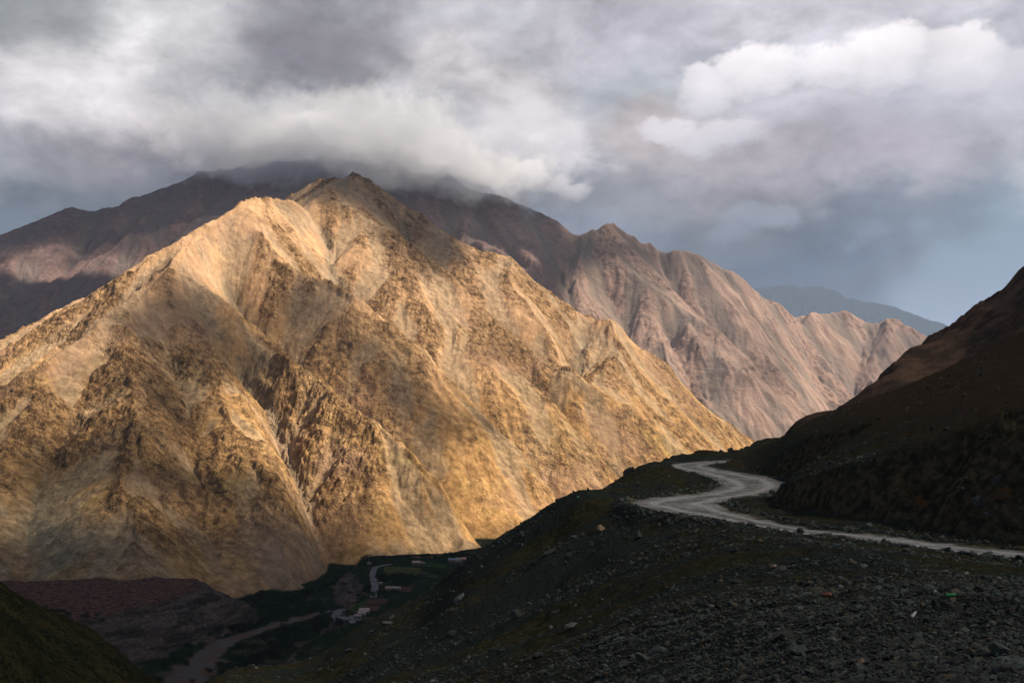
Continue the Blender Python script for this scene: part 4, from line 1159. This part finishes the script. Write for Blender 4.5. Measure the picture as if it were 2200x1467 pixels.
def mat_plain(name, c, rough=0.5, var=0.15, scale=2.0):
    m, t, out = mat_new(name); P0 = tc_obj(t)
    col = t.v('SCALE', c[:3], t.m('ADD', 1 - var, t.m('MULTIPLY', t.noise(P0, scale, 4, 0.6), var * 2)))
    b = t.new('ShaderNodeBsdfPrincipled'); t.put(b.inputs['Base Color'], col); b.inputs['Roughness'].default_value = rough
    t.l.new(b.outputs[0], out.inputs[0]); return m
bottle(2045, 1284, 24, mat_plain('green plastic', (0.01, 0.13, 0.035), 0.25), 'crushed green plastic bottle lying on the dark gravel', (0.2, 1.5, 0.3))
bottle(1243, 1070, 6, mat_plain('bright green plastic', (0.03, 0.35, 0.12), 0.3), 'tiny bright green plastic bottle on the rubble at the crest', (0.2, 1.2, 0.6))
bottle(1970, 1330, 22, mat_plain('clear plastic', (0.20, 0.21, 0.22), 0.2), 'clear crumpled plastic bottle among the stones of the gravel bank', (0.2, 1.1, 0.9))

# ================================================================ the valley: roads, fields, houses, trees
def val_pick(px, py): return pick(px, py, lambda x, y: height_main(x, y), 1040, 3200, 1500)
def drape(name, zl, pts, mt, lift, cell=3.0, fray=2.0):
    poly = pz(zl, *pts)
    xs = [p[0] for p in poly]; ys = [p[1] for p in poly]
    X, Y = np.meshgrid(np.arange(min(xs) - cell, max(xs) + cell, cell), np.arange(min(ys) - cell, max(ys) + cell, cell * 1.6))
    sd = poly_sd(X, Y, poly) + fbm(X, Y, 15, 3, 141) * fray
    Z = height_main(X.ravel(), Y.ravel()).reshape(X.shape) + lift
    return grid_mesh(name, X, Y, Z, {}, mt, mask=(sd > 0) & np.roll(sd > 0, 1, 0))
def fieldmat(name, a, b, rows=True):
    m, t, out = mat_new(name); P0 = tc_obj(t)
    col = t.mix(t.rng(t.noise(P0, 0.06, 5, 0.65), 0.35, 0.65), a, b)
    if rows:
        w = t.new('ShaderNodeTexWave'); t.put(w.inputs[0], P0); w.inputs['Scale'].default_value = 0.25; w.inputs['Distortion'].default_value = 1.5
        col = t.v('SCALE', col, t.m('ADD', 0.85, t.m('MULTIPLY', w.outputs['Fac'], 0.3)))
    diffuse_out(t, out, col); return m
FO = fieldmat('olive field', (0.035, 0.045, 0.014, 1), (0.085, 0.082, 0.026, 1))
FB = fieldmat('ploughed field', (0.062, 0.036, 0.028, 1), (0.088, 0.052, 0.040, 1))
FG = fieldmat('green crop', (0.018, 0.042, 0.012, 1), (0.030, 0.065, 0.018, 1))
FR = fieldmat('dirt road', (0.12, 0.115, 0.12, 1), (0.17, 0.165, 0.17, 1), False)
FS = fieldmat('stubble', (0.09, 0.055, 0.03, 1), (0.12, 0.075, 0.04, 1))
drape('field', -268, [(826,1219),(845,1217),(880,1219),(905,1224),(893,1236),(862,1238),(838,1232),(825,1227)], FO, 0.5)
drape('field', -268, [(828,1260),(884,1260),(880,1272),(826,1270)], FB, 0.5, fray=0.5)
drape('field', -268, [(792,1287),(830,1287),(826,1298),(778,1298)], FB, 0.5, fray=0.5)
drape('field', -268, [(776,1299.5),(816,1299.5),(808,1314),(756,1317)], FB, 0.5, fray=0.5)
drape('field', -268, [(785,1288),(791,1288),(766,1310),(754,1316),(748,1313)], FG, 0.6, fray=0.5)
drape('field', -268, [(760,1297),(772,1298),(750,1311),(744,1311)], FS, 0.5, fray=0.5)
drape('field', -268, [(904,1208),(958,1212),(956,1219),(908,1218)], FG, 0.5)
drape('field', -268, [(880,1196),(930,1192),(960,1195),(900,1200)], FS, 0.5)
def ribbon(name, pts, w, mt, lift=0.8):
    q = catmull(np.array([[*Pz(a, b, -268)[:2], 0, w] for a, b in pts]), 10)
    e = np.gradient(q[:, :2], axis=0); e /= np.linalg.norm(e, axis=1)[:, None]
    nrm = np.stack([-e[:, 1], e[:, 0]], -1)
    C = np.linspace(-1, 1, 5)
    X = q[:, 0:1] + nrm[:, 0:1] * C * w / 2; Y = q[:, 1:2] + nrm[:, 1:2] * C * w / 2
    Z = height_main(X.ravel(), Y.ravel()).reshape(X.shape)
    Z = np.repeat(Z.max(axis=1, keepdims=True), 5, 1) + lift
    return grid_mesh(name, X, Y, Z, {}, mt)
ribbon('valley_road', [(775,1333),(745,1331),(731,1326),(722,1317),(722,1309),(731,1303),(745,1299)], 13, FR)
ribbon('valley_road', [(803,1284),(802,1275),(806,1262),(803,1248),(801,1236),(803,1225),(809,1219),(822,1216),(840,1213)], 11, FR)

M_WALL = mat_plain('mud wall', (0.16, 0.11, 0.09), 0.9); M_WALLP = mat_plain('pale wall', (0.34, 0.30, 0.28), 0.9)
M_TIN = mat_plain('tin roof', (0.17, 0.17, 0.175), 0.5); M_TINP = mat_plain('pink tin roof', (0.27, 0.19, 0.175), 0.5)
M_BLUE = mat_plain('blue sheet roof', (0.10, 0.15, 0.28), 0.5); M_RED = mat_plain('red roof', (0.38, 0.14, 0.12), 0.6)
M_YEL = mat_plain('yellow sheet roof', (0.42, 0.27, 0.08), 0.6); M_DKW = mat_plain('dark opening', (0.012, 0.012, 0.012), 0.8)
def boxmesh(name, x0, x1, y0, y1, z0, z1, slope=0.0):
    me = bpy.data.meshes.new(name)
    v = [(x0, y0, z0), (x1, y0, z0), (x1, y1, z0), (x0, y1, z0), (x0, y0, z1), (x1, y0, z1), (x1, y1, z1 + slope), (x0, y1, z1 + slope)]
    me.from_pydata(v, [], [(0, 3, 2, 1), (4, 5, 6, 7), (0, 1, 5, 4), (1, 2, 6, 5), (2, 3, 7, 6), (3, 0, 4, 7)]); return me
def house(px, py, wpx, depth, hgt, wall, roof, label, cat='house', rz=0.0, nwin=2, slope=1.0, name='house'):
    a, b = ray(px, py); Y = -267.6 / b; p = (a * Y, Y)
    W = wpx / F_PX * Y; z = float(height_main(p[0], p[1])[0])
    root = bpy.data.objects.new(name, None); COL.objects.link(root); root.location = (p[0], p[1], z); root.rotation_euler = (0, 0, rz)
    tag(root, label, cat)
    link('wall', boxmesh('wall', -W / 2, W / 2, 0, depth, -1.5, hgt, slope), wall, root)
    link('roof', boxmesh('roof', -W / 2 - .5, W / 2 + .5, -.7, depth + .7, hgt + .05, hgt + .3, slope * 1.05), roof, root)
    link('door', boxmesh('door', W * .1, W * .1 + 1.1, -.06, 0.05, 0, 2.1), M_DKW, root)
    for k in range(nwin):
        x = -W * .38 + k * W * .25
        link('window', boxmesh('window', x, x + 1.2, -.05, 0.05, 1.1, 2.1), M_DKW, root)
house(780.5, 1318, 21, 12, 3.0, M_WALL, M_TINP, 'long shed with bright pinkish roof behind the others at the road bend', 'shed', nwin=4, slope=2.6)
house(776, 1323, 16, 8, 3.0, M_WALL, M_TIN, 'grey roofed shed in the middle of the roadside cluster', 'shed', nwin=2, slope=1.8)
house(753.5, 1332.5, 8, 7, 5.2, M_WALLP, M_WALL, 'tall square mud house with pale front beside the road bend', 'house', slope=.2)
house(764, 1329, 6, 5, 3.6, M_WALLP, M_TIN, 'narrow pale house between the square house and the sheds', 'house', nwin=1)
house(771, 1328.5, 6, 4, 2.6, M_WALL, M_TINP, 'low hut with light roof at the right end of the cluster', 'hut', nwin=1)
house(757, 1336.5, 10, 3, 1.2, M_WALLP, M_TIN, 'low pale wall and lean-to at the front of the cluster', 'shed', nwin=0)
house(840, 1267, 18, 7, 3.0, M_WALL, M_TIN, 'long white roofed house at the edge of the brown field', nwin=3, slope=1.6)
house(831, 1266.5, 5, 6, 2.8, M_WALL, M_YEL, 'small yellow roofed hut against the left end of the long white roof', 'hut', nwin=1, slope=1.5)
house(855, 1267.5, 9, 6, 2.8, M_WALL, M_TIN, 'small white roofed shed right of the long white roof', 'shed', nwin=1, slope=1.4)
house(817, 1256, 8, 4, 3.4, M_WALL, M_TIN, 'open shelter with flat grey roof beside the valley road', 'shelter', nwin=0, slope=.5)
house(792.5, 1211, 7, 5, 3.2, M_WALL, M_TIN, 'small grey roofed house under the big trees on the far terrace', nwin=1, slope=1)
house(893.5, 1212, 17, 9, 3.4, M_WALL, M_TINP, 'long pink roofed house beside the far green field', nwin=3, slope=2)
house(907, 1212.5, 9, 7, 3.4, M_WALL, M_WALL, 'brown hut next to the long pink roofed house', 'hut', nwin=1, slope=1)
house(970, 1206, 13, 9, 3.6, M_WALL, M_BLUE, 'blue roofed house in the farthest hamlet', nwin=2, slope=2)
house(984, 1205.5, 11, 9, 3.6, M_WALLP, M_TIN, 'white roofed house between the blue and the red roof', nwin=2, slope=1.6)
house(996, 1205, 9, 9, 3.6, M_WALL, M_RED, 'red roofed house at the right end of the farthest hamlet', nwin=2, slope=2)
def car(px, py, mt, label, rz):
    a, b = ray(px, py); Y = -267 / b; x = float(a * Y); Y = float(Y)
    root = bpy.data.objects.new('parked_car', None); COL.objects.link(root); root.location = (x, Y, float(height_main(x, Y)[0]) + 1.0); root.rotation_euler = (0, 0, rz)
    tag(root, label, 'car')
    me = bpy.data.meshes.new('body')
    pr = [(-2.1, .35), (-2.1, .95), (-1.2, 1.0), (-.7, 1.5), (.9, 1.5), (1.5, 1.0), (2.1, .9), (2.1, .35)]
    v = [(a_, s_, z_) for s_ in (-.85, .85) for a_, z_ in pr]; n = len(pr)
    me.from_pydata(v, [], [tuple(range(n)), tuple(range(2 * n - 1, n - 1, -1))] + [(i, i + n, (i + 1) % n + n, (i + 1) % n) for i in range(n)])
    link('body', me, mt, root)
    for sx in (-1.3, 1.3):
        for sy in (-.85, .85):
            wm = bpy.data.meshes.new('wheel'); v = [(sx + .33 * math.cos(k * .628), sy + d_, .33 + .33 * math.sin(k * .628)) for d_ in (-.1, .1) for k in range(10)]
            wm.from_pydata(v, [], [tuple(range(10)), tuple(range(19, 9, -1))] + [(k, (k + 1) % 10, 10 + (k + 1) % 10, 10 + k) for k in range(10)])
            link('wheel', wm, M_DKW, root)
car(739, 1324, mat_plain('white car paint', (0.6, 0.6, 0.6), 0.3), 'small white car parked inside the valley road bend', 1.0)
car(801.5, 1256, mat_plain('red car paint', (0.35, 0.03, 0.02), 0.3), 'red car on the valley road by the open shelter', 1.6)

# trees and shrubs
def crown_mesh(name, seed, n, r, squash=0.8, base=0.0, shrub=False):
    rs_ = np.random.RandomState(seed); V, Fc = [], []
    lobes = [(rs_.normal(0, .38, 3) * np.array([1, 1, .7]), rs_.uniform(.40, .62)) for _ in range(9)]
    for i in range(n):
        c, lr = lobes[rs_.randint(len(lobes))]
        d = rs_.normal(size=3); d /= np.linalg.norm(d)
        p = (c + d * lr * rs_.uniform(.55, 1) ** .5) * np.array([r, r, r * squash])
        s_ = r * rs_.uniform(.05, .12)
        t1 = rs_.normal(size=3); t1 /= np.linalg.norm(t1); t2 = np.cross(t1, d); t2 /= np.linalg.norm(t2) + 1e-6
        k = len(V)
        V += [tuple(p + t1 * s_ + (0, 0, base)), tuple(p + t2 * s_ + (0, 0, base)), tuple(p - t1 * s_ + (0, 0, base)), tuple(p - t2 * s_ * .8 + (0, 0, base))]
        Fc.append((k, k + 1, k + 2, k + 3))
    me = bpy.data.meshes.new(name); me.from_pydata(V, [], Fc); me.update(); return me
def leafmat(name, a, b):
    m, t, out = mat_new(name); P0 = tc_obj(t); g = t.new('ShaderNodeNewGeometry')
    col = t.mix(t.noise(P0, 0.8, 4, 0.7), a, b)
    diffuse_out(t, out, col); return m
M_LEAF = leafmat('dark foliage', (0.008, 0.014, 0.006, 1), (0.024, 0.036, 0.014, 1))
M_BARK = mat_plain('bark', (0.06, 0.045, 0.035), 0.9)
CROWNS = [crown_mesh('crown', 50 + i, 420, 1.0, [.95, .8, 1.1, .75][i], 0) for i in range(4)]
SHRUBS = [crown_mesh('shrub', 70 + i, 300, 1.0, [.7, .6, .8, .65][i], 0) for i in range(4)]
for me in CROWNS + SHRUBS: me.materials.append(M_LEAF)
def trunk_mesh():
    V, Fc = [], []
    for i, (z, r) in enumerate(((0, .10), (.5, .075), (1.0, .05), (1.5, .03))):
        for k in range(7): V.append((r * math.cos(k * .9) + z * z * .03, r * math.sin(k * .9), z))
    for i in range(3):
        for k in range(7): Fc.append((i * 7 + k, i * 7 + (k + 1) % 7, (i + 1) * 7 + (k + 1) % 7, (i + 1) * 7 + k))
    for a in range(4):
        th = a * 1.6; b_ = len(V); d = (math.cos(th), math.sin(th))
        V += [(0.03, 0, .9 + a * .12), (-.03, .03, .93 + a * .12), (d[0] * .5, d[1] * .5, 1.5 + .1 * a)]; Fc.append((b_, b_ + 1, b_ + 2))
    me = bpy.data.meshes.new('trunk'); me.from_pydata(V, [], Fc); me.materials.append(M_BARK); return me
TRUNK = trunk_mesh()
def tree(x, y, H, label, group=None, i=0, wide=1.0):
    z = float(height_main(x, y)[0])
    root = bpy.data.objects.new('tree', None); COL.objects.link(root); root.location = (x, y, z - .2); root.rotation_euler = (0, 0, i * 1.7)
    tag(root, label, 'tree', group)
    k = H / 2.2
    o = link('trunk', TRUNK, None, root); o.scale = (k, k, k)
    o = link('crown', CROWNS[i % 4], None, root); o.location = (0, 0, H * .58); o.scale = (k * .95 * wide, k * .95 * wide, k)
def shrub(x, y, H, label, group=None, i=0, z=None):
    H = H * 1.25
    if z is None: z = float(height_main(x, y)[0])
    o = link('shrub', SHRUBS[i % 4]); o.location = (x, y, z + H * .30); o.rotation_euler = (0, 0, i * 2.3); o.scale = (H * .75, H * .75, H * .7)
    tag(o, label, 'shrub', group)
for i, (px, py, hp, wd, lb) in enumerate([
    (792,1210,26,1.1,'tallest dark tree behind the small grey roofed house on the far terrace'),
    (779,1209,16,1.3,'bushy tree left of the tallest tree on the terrace edge'),
    (822,1208,16,1.1,'round tree between the tallest tree and the lone round crown'),
    (853,1206,15,1.0,'lone round crowned tree outlined against the sunlit slope'),
    (871,1200,8,.8,'small narrow tree outlined against the sunlit slope'),
    (921,1198,9,1.4,'low spreading tree on the far edge of the terrace'),
    (950,1204,14,1.4,'wide dark tree left of the blue roofed house'),
    (965,1201,20,1.3,'big tree standing behind the blue roofed house'),
    (978,1198,12,1.2,'tree behind the white roofed house in the far hamlet'),
    (800,1283,17,1.3,'dark tree where the upper valley road disappears'),
    (780,1285,13,1.3,'dark tree above the green strip between the brown fields'),
    (820,1281,20,1.2,'big dark tree left of the white roofed house by the brown field'),
    (848,1279,16,1.4,'wide dark tree in front of the long white roofed house'),
    (815,1243,14,1.2,'tree at the roadside below the olive field')]):
    a, b = ray(px, py); Y = float(-268 / b)
    tree(float(a * Y), Y, hp / F_PX * Y, lb, None, i, wd)
def patch(zl, pts, n, h0, h1, label, group, seed, trees=0.0, tlabel=None):
    poly = pz(zl, *pts); rr = random.Random(seed); c = 0
    xs = [p[0] for p in poly]; ys = [p[1] for p in poly]; cand = []
    while len(cand) < n:
        X = np.array([rr.uniform(min(xs), max(xs)) for _ in range(400)]); Y = np.array([rr.uniform(min(ys), max(ys)) for _ in range(400)])
        sd = poly_sd(X, Y, poly)
        cand += [(x, y) for x, y, s_ in zip(X, Y, sd) if s_ > 0]
    cand = cand[:n]; Z = height_main([c_[0] for c_ in cand], [c_[1] for c_ in cand])
    for (x, y), z in zip(cand, Z):
        H = rr.uniform(h0, h1)
        if tlabel and rr.random() < trees: tree(x, y, H * 1.3, tlabel, group + ', the taller ones', rr.randrange(99), 1.2)
        else: shrub(x, y, H, label, group, rr.randrange(99), z)
patch(-300, [(478,1480),(470,1425),(520,1383),(600,1352),(690,1333),(722,1333),(690,1355),(640,1380),(600,1415),(540,1480)], 70, 6, 11, 'dark green shrub in the thicket on the right bank of the dry river', 'thicket on the right bank of the dry river', 1)
patch(-300, [(440,1378),(470,1362),(540,1338),(600,1325),(560,1345),(480,1372)], 26, 5, 9, 'dark shrub in the row along the left bank of the dry river', 'shrubs along the left bank of the dry river', 2)
patch(-300, [(505,1278),(600,1272),(650,1285),(710,1298),(700,1318),(600,1330),(560,1318),(545,1300)], 55, 5, 10, 'dark shrub on the green flat between the terrace and the river', 'shrubs on the green river flat', 3)
patch(-268, [(808,1240),(880,1238),(900,1245),(870,1256),(812,1256)], 30, 5, 9, 'dark shrub in the hedge belt below the olive field', 'hedge belt below the olive field', 4, .3, 'taller dark tree in the hedge belt below the olive field')
patch(-285, [(640,1256),(690,1240),(760,1210),(768,1216),(720,1240),(660,1264)], 20, 5, 9, 'dark shrub on the scarp edge below the sunlit mountain', 'shrubs along the scarp edge of the far terrace', 5)
patch(-275, [(735,1285),(775,1272),(800,1272),(795,1284),(760,1292)], 14, 5, 9, 'dark shrub on the scarp above the green strip', 'shrubs on the scarp above the green strip', 6)
patch(-268, [(905,1192),(1010,1188),(1010,1194),(910,1200)], 14, 4, 8, 'dark shrub in the row at the far end of the terrace', 'row at the far end of the terrace', 7)
patch(-300, [(335,1425),(400,1385),(440,1395),(455,1440),(400,1480),(340,1480)], 14, 4, 8, 'dark bush standing in the stony bed of the dry river', 'bushes in the dry river bed', 8)
patch(-252, [(95,1300),(170,1320),(250,1318),(245,1326),(160,1332),(90,1308)], 12, 3, 6, 'dark bush along the front edge of the brown terrace', 'bushes on the brown terrace', 9)
print('all', time.time() - T0)
